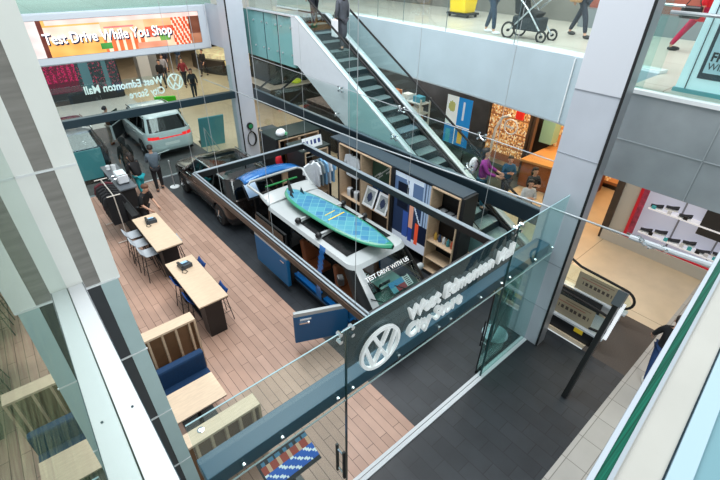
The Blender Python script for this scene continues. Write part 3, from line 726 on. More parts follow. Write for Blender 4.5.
# windscreen text and cards behind the glass
wr = Matrix
ang = math.atan2(.70, .76)
text('window_lettering', 'TEST DRIVE WITH US', .135, (VX-.66, 5.20-.014, 1.610), mat('decal_white', (240, 242, 242), .5, emit=.15), V, rot=(ang, 0, 0), ext=.001, off=.003)
MB().box(-.72, .72, -.008, .004, -.001, .001, Matrix.Translation((VX, 5.165, 1.57)) @ Matrix.Rotation(ang-PI/2, 4, 'X')).build('window_line', MC['decal_white'], V)
def card(u, v):
    if u > .68: return (240, 242, 245) if (v*6) % 1 < .75 or abs(u-.84) > .1 else (30, 30, 40)
    return (70, 160, 215) if v > .5 else ((170, 50, 60) if u > .25 else (120, 190, 210))
picture('window_card', (VX-.10, 4.90, 1.17), (.62, 0, 0), (0, .22, .14), 20, 12, card, pm, V, .006)
MB().box(VX-.2, VX+.45, 5.2, 5.6, 1.15, 1.17).build('window_tray', mat('pale_aqua_card', (150, 205, 200), .5), V)
for x in (-.35, .35): MB().tube([(VX+x, 4.72, 1.135), (VX+x-.4, 4.95, 1.36)], .012, 6).build('wiper', black, V)
# ---- paddleboard with fins
PB = thing('paddleboard', (5.26, 7.1, 2.06), 'green and aqua inflatable paddleboard with black fins lying on the roof of the van', 'paddleboard')
def bm_(name, cols):
    m = bpy.data.materials.new(name); m.use_nodes = True; nt = m.node_tree; b = nt.nodes['Principled BSDF']
    tc = nt.nodes.new('ShaderNodeTexCoord'); mp = nt.nodes.new('ShaderNodeMapping'); mp.inputs['Rotation'].default_value = (0, 0, PI/4); mp.inputs['Scale'].default_value = (5.2, 5.2, 5.2)
    ck = nt.nodes.new('ShaderNodeTexBrick'); ck.inputs['Scale'].default_value = 1; ck.offset = 0; ck.inputs['Brick Width'].default_value = 1; ck.inputs['Row Height'].default_value = 1; ck.inputs['Mortar Size'].default_value = .05; ck.inputs['Mortar Smooth'].default_value = .8; ck.inputs['Color1'].default_value = srgb(cols[0])+(1,); ck.inputs['Color2'].default_value = srgb(cols[1])+(1,); ck.inputs['Mortar'].default_value = srgb((112, 176, 176))+(1,)
    nt.links.new(tc.outputs["Object"], mp.inputs[0]); nt.links.new(mp.outputs[0], ck.inputs['Vector']); nt.links.new(ck.outputs[0], b.inputs['Base Color'])
    b.inputs['Roughness'].default_value = .35; return m
deck = bm_('board_deck', ((50, 116, 156), (78, 150, 164))); rail = mat('board_rail', (44, 138, 106), .3, noise=.15, scale=3, coat=.4)
def half(t):
    return .41*(max(0, 1-abs(2*t-1)**2.6))**.62
y0b, y1b = 5.18, 9.0
def bw(t): return .40*min(1, max(0, (t/.16 if t < .16 else 1)))**.5*(1 if t < .5 else max(0, 1-((t-.5)/.5)**3.2)**.6) if False else .40*(math.sin(PI*min(.5, t*1.1)/1) if t < .4545 else max(0, 1-((t-.4545)/.5455)**3.4))**.62
def btop(u, v):
    t = v; w = bw(t); x = (2*u-1)*w; y = y0b+(y1b-y0b)*t
    rock = .10*(max(0, .22-t)/.22)**2
    return (5.24+.22*(1-t)+x, y, 2.175+rock-.035*abs(2*u-1)**4)
def bbot(u, v):
    t = v; w = bw(t)*.93; x = (2*u-1)*w; y = y0b+(y1b-y0b)*t
    rock = .10*(max(0, .22-t)/.22)**2
    return (5.24+.22*(1-t)+x, y, 2.05+rock+.03*abs(2*u-1)**4)
mb = MB(); NU, NV = 14, 44
mb.mi = 0
def inner(u, v): return u
vs = [btop(i/NU, (j+.05)/(NV+.1)) for j in range(NV+1) for i in range(NU+1)]
mb.grid(lambda u, v: btop(u, .002+.996*v), NU, NV)
for f in mb.b.faces:
    c = f.calc_center_median(); t = (c.y-y0b)/(y1b-y0b); w = max(bw(t), .001)
    f.material_index = 0 if (abs(c.x-5.24-.22*(1-t)) < w-.055 and .045 < t < .97) else 1
mb.mi = 1; mb.grid(lambda u, v: bbot(u, .002+.996*v), NU, NV)
for s in (0, 1):
    mb.grid(lambda u, v: tuple(Vector(btop(s, .002+.996*v)).lerp(Vector(bbot(s, .002+.996*v)), u)+Vector(((s*2-1)*.03*math.sin(PI*u), 0, 0))), 4, NV)
mb.build('board', [deck, rail], PB, smooth=True)
MB().bar((5.10, 6.98, 2.178), (5.62, 7.04, 2.178), .03, .006).bar((5.16, 7.2, 2.178), (5.5, 7.25, 2.178), .02, .006).build('yellow_stripe', MC['yellow'], PB)
MB().prism([(8.86, 2.17), (8.62, 2.17), (8.80, 2.45), (8.90, 2.52), (8.88, 2.35)], 5.20, 5.215, 'x').build('fin', black, PB)
for x in (5.08, 5.40): MB().prism([(8.62, 2.17), (8.42, 2.17), (8.56, 2.32)], x, x+.01, 'x').build('fin', black, PB)
wh.scale = (1.03, 1, 1.07)
# ================================================================== SHOP FURNITURE
def bar_table(label):
    t = thing('bar_table', (0, 0, 0), label, 'table', 'high tables')
    B(-.335, .335, -1.0, 1.0, 1.015, 1.05).build('table_top', oakx, t, bevel=.003)
    B(-.33, .33, -.995, .995, .985, 1.015).build('underframe', black, t)
    MB().prism([(-.90, 0), (-.60, 0), (-.42, .985), (-.90, .985)], -.2, .2, 'x').build('base', black, t)
    MB().prism([(.90, 0), (.60, 0), (.42, .985), (.90, .985)], -.2, .2, 'x').build('base', black, t)
    B(-.16, .16, -.6, .6, .1, .16).build('foot_bar', black, t)
    return t
T1 = bar_table('high oak-topped table beside the three grey stools'); T1.location = (2.25, 11.0, 0)
T2 = another(T1, (2.21, 8.33, 0), 'high oak-topped table with blue stools, nearer the booth')
def stool(label, sm, lm, group):
    t = thing('bar_stool', (0, 0, 0), label, 'stool', group)
    def f(u, v):
        x = (u-.5)*.40; y = (v-.5)*.40
        return (x, y, .74+.05*abs(2*u-1)**3+(0.20*max(0, v-.72)**1.3*4.2 if v > .72 else 0))
    MB().grid(f, 10, 12).build('seat', sm, t, smooth=True, solid=.02)
    for sx in (-1, 1):
        for sy in (-1, 1): MB().tube([(sx*.13, sy*.13, .73), (sx*.21, sy*.21, 0)], .011, 6).build('leg', lm, t)
    MB().tube([(.185, .185, .28), (-.185, .185, .28), (-.185, -.185, .28), (.185, -.185, .28)], .009, 6, closed=True).build('foot_ring', lm, t)
    return t
s0 = stool('grey bar stool in the row of three, nearest the black counter', lgrey, black, 'grey stools'); s0.location = (1.76, 11.65, 0); s0.rotation_euler.z = PI/2
another(s0, (1.76, 11.1, 0), 'middle grey bar stool of the row of three')
another(s0, (1.80, 10.5, 0), 'grey bar stool of the row of three, nearest the blue stools')
another(s0, (2.46, 10.5, 0), 'grey stool mostly hidden on the aisle side of the far high table', rot=-PI/2)
b0 = stool('blue stool on the column side of the near table, farther one', blue, black, 'blue stools'); b0.location = (2.02, 8.75, 0); b0.rotation_euler.z = PI/2
another(b0, (2.02, 8.0, 0), 'blue stool on the column side of the near table, closer one')
another(b0, (2.50, 9.1, 0), 'blue stool on the aisle side of the near table, farther one', rot=-PI/2)
another(b0, (2.48, 7.85, 0), 'blue stool on the aisle side of the near table, closer one', rot=-PI/2)
def device(loc, label, rot):
    t = thing('phone_terminal', (0, 0, 0), label, 'phone', 'table phones')
    MB().prism([(-.13, 0), (.13, 0), (.13, .05), (-.13, .11)], -.14, .14, 'x').build('base', mat('phone_grey', (56, 64, 72), .4), t, bevel=.008)
    MB().box(-.12, .02, -.02, .09, .0, .012, Matrix.Translation((.06, 0, .105)) @ Matrix.Rotation(-.25, 4, 'X')).build('display', mat('display_blue', (150, 190, 220), .2, emit=.4), t)
    MB().box(-.135, -.075, -.13, .13, .08, .125).build('handset', black, t, bevel=.01)
    MB().tube([(-.11, -.12, .05), (-.17, -.2, .012), (-.12, -.28, .01), (-.05, -.24, .01), (-.08, -.15, .02)], .008, 6).build('cord', black, t)
    t.location = loc; t.rotation_euler.z = rot; return t
dv = device((2.30, 11.55, 1.05), 'desk phone with cord on the table beside the grey stools', -.1)
another(dv, (2.22, 8.95, 1.05), 'desk phone with cord on the near high table with blue stools', rot=.1)
# counter
K = thing('reception_counter', (2.4, 15.2, 0), 'black counter with grey top at the head of the tables', 'counter')
B(2.20, 2.62, 14.0, 16.2, 0, 1.06).build('body', matt, K); B(2.16, 2.68, 13.95, 16.25, 1.06, 1.10).build('worktop', mat('grey_top', (92, 98, 104), .4), K)
B(2.17, 2.20, 12.3, 13.95, 0, 1.0).build('side_screen', matt, K); 
B(2.0, 2.17, 12.3, 13.95, 0, .98).build('cabinet', matt, K)
for k, (x, y, l, n_) in enumerate([(2.36, 14.9, 'white coffee cup and saucer stack near the middle of the counter', 0), (2.45, 15.5, 'white jug at the far end of the counter', 1), (2.32, 15.8, 'white cup beside the white jug', 0)]):
    o = MB().lathe((x, y, 1.1), [(.05, 0), (.07, .04), (.06, .05), (.07, .16+.1*n_), (.06, .16+.1*n_), (.05, .06)], 14).build('cup' if not n_ else 'jug', white, None, smooth=True); put(o, l, 'cup' if not n_ else 'jug')
M_ = thing('coffee_machine', (2.42, 14.55, 1.1), 'chrome and white espresso machine on the black counter', 'coffee machine')
B(2.26, 2.58, 14.3, 14.8, 1.14, 1.42).build('body', mat('machine_white', (226, 230, 234), .25), M_, bevel=.03)
for y in (14.42, 14.68): MB().lathe((2.30, y, 1.3), [(.035, -.12), (.035, .02)], 10, 'x').tube([(2.2, y, 1.3), (2.06, y, 1.24)], .015, 6).build('brew_head', chrome, M_)
for x in (2.3, 2.54):
    for y in (14.34, 14.76): MB().lathe((x, y, 1.1), [(.02, 0), (.02, .045)], 8).build('foot', black, M_)
B(2.28, 2.56, 14.32, 14.78, 1.42, 1.44).build('cup_tray', chrome, M_)
# garment rack with jackets
RK = thing('clothes_rack', (1.78, 13.4, 0), 'pale metal clothes rack beside the black counter', 'clothes rack')
rm = mat('rack_pale', (214, 206, 196), .35, .3)
MB().tube([(1.78, 12.75, 1.55), (1.78, 14.1, 1.55)], .016, 8).build('rail', rm, RK)
for y in (12.75, 14.1):
    MB().tube([(1.78, y, 1.55), (1.78, y, .05)], .016, 8).build('upright', rm, RK); MB().tube([(1.5, y, .04), (2.05, y, .04)], .016, 8).build('foot', rm, RK)
    MB().tube([(1.6, y, 1.55), (1.96, y, 1.55)], .016, 8).build('cross_arm', rm, RK)
def garment(cx, cy, top, h, w, m, label, cat='jacket', group=None, axis='x', sleeves=True, d=.07):
    """garment hanging flat: shoulders along axis"""
    t = thing(cat.replace('-', '_').replace(' ', '_'), (cx, cy, top-h), label, cat, group)
    P = [(-w*.16, 0), (-w*.5, -.07), (-w*.62, -.32), (-w*.48, -.36), (-w*.40, -.2), (-w*.42, -h), (w*.42, -h), (w*.40, -.2), (w*.48, -.36), (w*.62, -.32), (w*.5, -.07), (w*.16, 0), (0, -.05)]
    mb = MB()
    if axis == 'x': mb.prism([(cx+p[0], top+p[1]) for p in P], cy-d/2, cy+d/2, 'y')
    else: mb.prism([(cy+p[0], top+p[1]) for p in P], cx-d/2, cx+d/2, 'x')
    mb.build('cloth', m, t, bevel=.015)
    hk = MB().tube([(cx, cy, top-.03), (cx, cy, top+.05)], .006, 5).build('hanger_hook', steel, t)
    return t
jb = mat('black_jacket', (20, 20, 24), .85, noise=.3, scale=30)
lab = ['black jacket at the counter end of the clothes rack', 'black jacket, second from the counter end of the rack', 'black jacket in the middle of the clothes rack', 'black jacket, second from the table end of the rack', 'black jacket at the table end of the clothes rack']
for k in range(5): garment(1.78, 13.75-.2*k, 1.50, .95, .5, jb, lab[k], 'jacket', 'black jackets on the rack', d=.12)
garment(1.78, 13.95, 1.50, .9, .5, mat('maroon_cloth', (88, 34, 42), .85), 'maroon jacket at the far end of the clothes rack', 'jacket', d=.1)
# booth: two slatted screens, bench and table
def screen(x0, x1, y, z, label, slats, dpt=.26):
    t = thing('slatted_screen', ((x0+x1)/2, y, 0), label, 'partition', 'booth screens')
    B(x0, x1, y-dpt/2, y+dpt/2, z-.05, z).build('top_shelf', oakx, t, bevel=.004)
    B(x0, x1, y-.01, y+.01, 0, z-.05).build('back_panel', mat('brown_board', (122, 90, 62), .6, noise=.1), t)
    n = slats
    for k in range(n):
        x = x0+(x1-x0)*(k+.5)/n
        B(x-.02, x+.02, y-dpt/2+.02, y-.011, 0, z-.05).build('slat', oak, t); 
    B(x1-.04, x1, y-dpt/2, y+dpt/2, 0, z-.05).build('end_panel', oak, t)
    return t
screen(.30, 1.60, 6.88, 1.35, 'slatted oak screen behind the navy booth bench, farther one', 5)
screen(.44, 1.62, 4.36, 1.35, 'slatted oak screen on the camera side of the booth table', 5)
BN = thing('booth_bench', (1.02, 6.35, 0), 'navy upholstered booth bench in front of the farther slatted screen', 'bench')
B(.30, 1.48, 5.9, 6.3, .30, .47).build('seat', navy, BN, bevel=.04); B(.30, 1.48, 6.26, 6.42, .33, .92).build('backrest', navy, BN, bevel=.05)
B(.34, 1.44, 5.95, 6.36, .0, .30).build('plinth', matt, BN)
BT = thing('booth_table', (1.0, 5.55, 0), 'oak-topped booth table between the navy bench and the near slatted screen', 'table')
B(.38, 1.42, 5.2, 5.86, .72, .75).build('table_top', oakx, BT, bevel=.003); B(.40, 1.40, 5.22, 5.84, .69, .72).build('underframe', black, BT)
MB().tube([(.95, 5.53, .03), (.95, 5.53, .7)], .04, 10).build('column', black, BT); B(.65, 1.25, 5.33, 5.73, 0, .03).build('foot_plate', black, BT)
BN2 = thing('booth_bench', (1.0, 4.75, 0), 'navy booth bench between the booth table and the near screen', 'bench')
B(.46, 1.46, 4.68, 5.1, .30, .48).build('seat', navy, BN2, bevel=.04); B(.46, 1.46, 4.50, 4.66, .35, .98).build('backrest', navy, BN2, bevel=.04); B(.5, 1.42, 4.6, 5.0, 0, .3).build('plinth', matt, BN2)
o = MB().lathe((.70, 4.40, 1.35), [(.055, 0), (.055, .008), (.03, .012), (.03, .008)], 16).build('desk_socket', chrome, None, smooth=True); put(o, 'round chrome socket plate on top of the near slatted screen', 'socket')
# magazine rack at the near left
MR = thing('magazine_stand', (1.55, 3.2, 0), 'dark stand with a slanted screen of printed cards behind the left glass', 'stand')
def mag(u, v):
    if v < .12 or v > .93 or u < .03: return (20, 24, 30)
    if v > .8: return (60, 110, 140) if (u*7) % 1 > .4 else (24, 30, 36)
    if v > .55: return (150, 60, 44) if (u*5) % 1 < .6 else (196, 160, 130)
    return (30, 90, 180) if (u*4+v*3) % 1 < .75 else (225, 235, 240)
picture('printed_panel', (1.12, 3.08, .92), (.86, 0, 0), (0, .46, .16), 30, 16, mag, pm, MR, .04)
MB().bar((1.55, 3.3, .02), (1.55, 3.3, .98), .08).build('pole', black, MR); B(1.3, 1.8, 3.1, 3.5, 0, .03).build('base', black, MR)
# poster stand near the right pillar
PT = thing('poster_stand', (7.1, 3.3, 0), 'freestanding poster board with car picture and two leaflets by the right pillar', 'poster stand')
def post(u, v):
    if abs(u-.5) > .47: return (16, 18, 20)
    if v > .72: return (28, 30, 34) if (u+v*1.3) % .5 < .25 else (190, 80, 60)
    if v > .30: return (60, 110, 200) if math.sin(u*11+v*9) > -.2 else (232, 236, 240)
    return (26, 34, 30) if v > .16 else (190, 176, 60)
picture('poster', (6.62, 3.12, .14), (.30, .12, 0), (.50, .0, 1.10), 20, 34, post, pm, PT, .03)
MB().lathe((7.14, 3.30, 0), [(.30, 0), (.30, .02), (.06, .03), (.02, .04)], 24).build('base', mat('pale_disc', (170, 196, 204), .3), PT, smooth=True)
MB().tube([(7.14, 3.32, .03), (7.1, 3.32, 1.0)], .02, 8).build('pole', black, PT)
for k, x in enumerate((6.98, 7.24)):
    picture('leaflet', (x, 3.34, .92-.06*k), (.17, .04, 0), (.06, 0, .30), 8, 10, lambda u, v: (30, 40, 46) if (.7 < v < .85 and .3 < u < .7) else (222, 234, 240), pm, PT, .01)
# poles with discs (queue posts)
for k, (x, y, l) in enumerate([(4.22, 15.45, 'slim post with round white foot between the counter and the dark SUV')]):
    SP = thing('queue_post', (x, y, 0), l, 'post')
    MB().lathe((x, y, 0), [(.17, 0), (.17, .02), (.03, .035)], 24).build('foot', white, SP, smooth=True); MB().tube([(x, y, .03), (x, y, 1.0)], .018, 8).build('pole', steel, SP)
    MB().lathe((x, y, 1.0), [(.03, 0), (.03, .05), (.01, .07)], 12).build('cap', steel, SP)
# display screen behind the dark SUV
DS = thing('display_screen', (5.1, 10.6, 0), 'tilted pale blue info screen on a black stand between the van and the dark SUV', 'screen')
MB().bar((5.1, 10.62, 0), (5.1, 10.62, 1.35), .12).box(4.85, 5.35, 10.4, 10.85, 0, .03).build('stand', black, DS)
picture('screen', (4.80, 10.50, 1.33), (.46, .0, 0), (.06, .45, .32), 10, 12, lambda u, v: (20, 24, 28) if min(u, v, 1-u, 1-v) < .08 else (120+60*v, 150+50*v, 180+40*v), vcol('screen_print', .5, .2), DS, .05)
# ================================================================== WALL UNITS
W = thing('display_wall_unit', (7.85, 7.4, 0), 'long black display wall unit with oak-framed bays along the side glass', 'display unit')
B(7.62, 8.12, 5.1, 10.2, 2.66, 2.70).build('top', mat('unit_top', (54, 66, 76), .5), W)
B(8.08, 8.12, 5.1, 10.2, 0, 2.66).build('back_panel', mat('unit_black', (28, 28, 30), .5), W)
B(7.60, 8.12, 5.02, 5.12, 0, 2.68).build('end_panel', mat('unit_black', (28, 28, 30), .5), W, bevel=.01)
for y in (7.42, 9.78): B(7.6, 8.1, y-.05, y+.05, 0, 2.66).build('divider', MC['unit_black'], W)
B(7.60, 8.1, 5.1, 10.1, 0, .12).build('plinth', MC['unit_black'], W)
def bay(y0, y1, shelves=()):
    mb = MB()
    for y in (y0, y1): mb.box(7.585, 8.05, y-.018, y+.018, .12, 2.63)
    mb.box(7.585, 8.05, y0, y1, 2.61, 2.645); mb.box(7.585, 8.05, y0, y1, .12, .15)
    for z in shelves: mb.box(7.60, 8.05, y0, y1, z, z+.025)
    return mb.build('oak_bay', oak, W)
bay(8.72, 9.72, (.9,)); bay(7.5, 8.70, (1.0,)); bay(5.15, 6.02, (.5, 1.05))
B(7.62, 8.05, 5.18, 6.0, 1.02, 1.05).build('black_shelf', black, W)
# mural of shoppers
def mural(u, v):
    c = (36, 50, 78)
    if v > .62: c = (200, 214, 230) if (abs(u-.46) < .05 or v > .93 or .66 < v < .70) else (84, 108, 144)
    elif v < .14: c = (196, 206, 220)
    if .10 < u < .40 and .52 < v < .88: c = (16, 22, 38)
    if u > .78 and v > .35: c = (150, 172, 198) if (u*14) % 1 < .6 else (70, 88, 116)
    d = abs(u-.52); 
    if d < .06 and .22 < v < .62: c = (206, 150, 128)
    if d < .05 and .10 < v < .30: c = (44, 66, 140)
    if abs(u-.52) < .035 and .62 <= v < .70: c = (52, 34, 28)
    if abs(u-.70) < .045 and .10 < v < .40: c = (226, 84, 52)
    if abs(u-.70) < .03 and .40 <= v < .46: c = (70, 44, 36)
    if .28 < u < .45 and v < .50 and v > .12: c = (52, 80, 150)
    if abs((u-.6)*1.1+(v-.5)*.9-.1) < .02: c = (190, 204, 222)
    if u > .75 and .14 < v < .40: c = (18, 26, 48)
    return c
picture('mural', (7.66, 7.36, .45), (0, -1.30, 0), (0, 0, 2.14), 52, 64, mural, vcol('mural_print', .35, .4), W, .03)
def yshirt(x, y, z, m, l, h=.7, w=.5, d=.06, ax='y'): return garment(x, y, z, h, w, m, l, 't-shirt', 'hanging shirts', ax, d=d)
wt = mat('white_shirt', (216, 222, 228), .85, noise=.08, scale=12); bt = mat('pale_blue_shirt', (120, 170, 208), .85, noise=.1, scale=12); gt = mat('grey_shirt', (120, 134, 140), .85)
# shirt displayed in the first bay
garment(7.72, 9.25, 2.38, .72, .62, wt, 'pale grey shirt shown flat in the oak bay left of the picture frames', 't-shirt', axis='y')
hats = ['black', 'white']
for k in range(4):
    o = MB().lathe((7.8, 8.95+.17*k, .925), [(.09, 0), (.10, .04), (.10, .24), (.085, .26), (.05, .27)], 14).build('mug' if 0 else 'bottle', mat('bottle_white', (212, 216, 220), .4) if k % 2 else black, None, smooth=True)
    put(o, ['black drinks flask at the picture-frame end of the bay shelf', 'white drinks flask beside the end black one on the bay shelf', 'black drinks flask between two white ones on the bay shelf', 'white drinks flask at the clothes end of the bay shelf'][k], 'bottle', 'flasks on the bay shelf')
# picture / framed items leaning in second bay
for k, (y, l) in enumerate([(8.42, 'white framed print leaning in the bay, farther of two'), (7.86, 'white framed print leaning in the bay, closer to the mural')]):
    t = thing('framed_print', (7.7, y, .95), l, 'picture')
    picture('print', (7.60, y+.24, 1.03), (0, -.48, 0), (.22, 0, .56), 14, 16, lambda u, v: (226, 230, 232) if min(u, v, 1-u, 1-v) < .12 else ((40, 52, 80) if (u-.5)**2+(v-.5)**2 < .05 else (150, 158, 160)), pm, t, .03)
t = thing('surf_picture', (8.0, 8.1, 1.9), 'dark green panel with crossed white lines at the top of the second bay', 'picture')
picture('panel', (7.98, 8.62, 1.85), (0, -1.05, 0), (0, 0, .70), 24, 18, lambda u, v: (210, 214, 210) if abs(v-1.2*u+.1) < .035 or abs(v-1.2*u+.24) < .02 else (54, 84, 66), pm, t, .02)
t = thing('wall_print', (8.0, 8.1, 1.1), 'dark blue printed panel behind the leaning framed prints', 'poster')
picture('panel', (7.99, 8.62, 1.08), (0, -1.05, 0), (0, 0, .72), 24, 18, lambda u, v: (16, 20, 28) if .4 < u < .62 and v < .8 else ((36, 70, 120) if (u*4) % 1 < .8 else (90, 130, 170)), pm, t, .02)
# small goods on right bay shelf
gc = [(196, 90, 60), (60, 140, 150), (210, 214, 216), (40, 60, 90), (190, 150, 60)]
for k in range(5):
    y = 5.3+.14*k; o = MB().lathe((7.78, y, 1.076), [(.04, 0), (.045, .02), (.045, .16-.02*(k % 2)), (.02, .2-.02*(k % 2)), (.015, .22)], 12).build('jar', mat('good%d' % k, gc[k], .5), None, smooth=True)
    put(o, ['orange', 'teal', 'white', 'navy', 'yellow'][k]+' small bottle on the middle shelf of the bay right of the mural', 'bottle', 'goods on the bay shelf')
for k in range(3):
    y = 5.35+.22*k; o = MB().box(7.65, 7.95, y-.08, y+.08, 1.95, 1.97).box(7.66, 7.68, y-.07, y+.07, 1.97, 2.05).build('sunglasses_tray', lgrey, None); put(o, ['pale tray nearest the end panel in the upper right bay', 'pale tray in the middle of the upper right bay', 'pale tray nearest the mural in the upper right bay'][k], 'tray', 'trays in the bay')
B(7.62, 8.05, 5.18, 6.0, 1.92, 1.945).build('black_shelf', black, W)
# return units across the shop
def unit(x0, x1, y, d, z, label, bays):
    t = thing('display_unit', ((x0+x1)/2, y+d/2, 0), label, 'display unit')
    B(x0, x1, y, y+d, z-.04, z).build('top', mat('unit_top_dark', (38, 50, 48), .4), t); B(x0, x1, y+d-.04, y+d, 0, z-.04).build('back_panel', MC['unit_black'], t)
    B(x0, x0+.08, y, y+d, 0, z-.04).build('end_panel', MC['unit_black'], t); B(x1-.08, x1, y, y+d, 0, z-.04).build('end_panel', MC['unit_black'], t)
    n = bays
    for k in range(n):
        a = x0+.1+(x1-x0-.2)*k/n; b = x0+.1+(x1-x0-.2)*(k+1)/n; mb = MB()
        for x in (a+.02, b-.02): mb.box(x-.016, x+.016, y-.012, y+d-.05, .1, z-.07)
        mb.box(a, b, y-.012, y+d-.05, z-.09, z-.055).box(a, b, y, y+d-.05, .9, .93)
        mb.build('oak_bay', oak, t)
    return t
UA = unit(6.45, 8.2, 11.5, 1.0, 2.48, 'black display unit with white helmet on top, farther from the van', 2)
UB = unit(6.52, 7.58, 10.15, .9, 2.48, 'black display unit with hanging shirts beside the long wall unit', 1)
MB().tube([(6.7, 10.3, 2.2), (7.5, 10.3, 2.2)], .014, 8).build('clothes_rail', steel, UB)
labs = ['white shirt with blue print at the left end of the shirt rail', 'white shirt second on the shirt rail', 'grey shirt in the middle of the shirt rail', 'pale blue shirt right of the grey one on the shirt rail', 'white shirt near the right end of the shirt rail', 'pale blue shirt at the right end of the shirt rail']
for k, m in enumerate((wt, wt, gt, bt, wt, bt)): garment(6.74+.14*k, 10.02, 2.14, .78, .52, m, labs[k], 't-shirt', 'hanging shirts', 'y' if k else 'x', d=.06)
H = thing('bike_helmet', (6.78, 11.75, 2.48), 'white and green helmet on top of the far black display unit', 'helmet')
MB().ball((6.78, 11.72, 2.58), (.17, .14, .13), 14, 8).build('shell', white, H, smooth=True); MB().box(6.86, 6.96, 11.58, 11.66, 2.5, 2.6).build('visor', mat('green_visor', (80, 170, 120), .3), H, bevel=.02)
B(6.7, 6.86, 11.64, 11.84, 2.48, 2.5).build('stand', black, H)
NB = thing('number_board', (6.95, 10.4, 2.48), 'white board printed with dark blue shapes on top of the shirt unit', 'sign')
picture('board', (6.62, 10.22, 2.50), (.72, .02, 0), (0, .06, .32), 24, 10, lambda u, v: (40, 58, 120) if .25 < v < .75 and ((u*5) % 1 < .55) else (232, 236, 240), pm, NB, .03)
# red bag and red items behind unit
o = MB().ball((6.35, 11.25, 1.9), (.12, .08, .2), 10, 8).ball((6.42, 11.3, 1.72), (.1, .08, .16), 10, 8).build('red_cap', mat('red_cloth', (196, 30, 44), .7), None, smooth=True)
t = thing('mannequin', (6.3, 11.2, 0), 'small red figure display between the two black units', 'display'); o.parent = t; o.name = 'red_cloth'; o.location = Vector(o.location)-t.location
MB().tube([(6.38, 11.3, .03), (6.38, 11.3, 1.8)], .02, 8).box(6.2, 6.45, 11.15, 11.45, 0, .03).build('stand', black, t)
# glass cabinet with red items next to the pillar
GC = thing('glass_cabinet', (7.75, 14.4, 0), 'tall grey-framed glass cabinet beside the far pillar', 'cabinet')
mb = MB()
for x in (7.5, 8.1):
    for y in (14.2, 14.6): mb.bar((x, y, 0), (x, y, 1.8), .035)
for z in (.1, .65, 1.2, 1.78): mb.box(7.5, 8.1, 14.2, 14.6, z, z+.02)
mb.build('frame', mat('cabinet_grey', (70, 82, 88), .4, .3), GC); B(7.5, 8.1, 14.19, 14.20, .1, 1.8).build('glass_front', GT, GC)
for k in range(2):
    o = MB().lathe((7.68+.24*k, 14.4, .12), [(.07, 0), (.08, .2), (.05, .32), (.02, .34)], 12).build('red_bottle', mat('red_plastic', (206, 34, 40), .4), None, smooth=True); put(o, ['red bottle at the pillar side of the glass cabinet', 'red bottle at the shop side of the glass cabinet'][k], 'bottle')
# EV charger on the pillar
EC = thing('wall_charger', (7.93, 16.1, .9), 'green-lit wall charger with coiled black cable on the far pillar', 'charger')
MB().lathe((7.93, 16.16, 1.36), [(.02, -.06), (.13, -.05), (.14, 0), (.14, .03)], 20, 'y').build('body', black, EC, smooth=True)
MB().lathe((7.93, 16.09, 1.36), [(.05, 0), (.09, 0), (.09, .01), (.05, .01)], 18, 'y').build('light_ring', mat('led_green', (30, 110, 70), .4, emit=.3), EC)
MB().tube([(7.93+.17*math.sin(2*PI*k/24)*(1+.1*(k//24)), 16.13-.015*(k//24), .82-.30*math.cos(2*PI*k/24)) for k in range(60)], .02, 6).tube([(7.93, 16.13, 1.25), (7.93, 16.13, 1.12)], .02, 6).build('cable', rubber, EC, smooth=True)
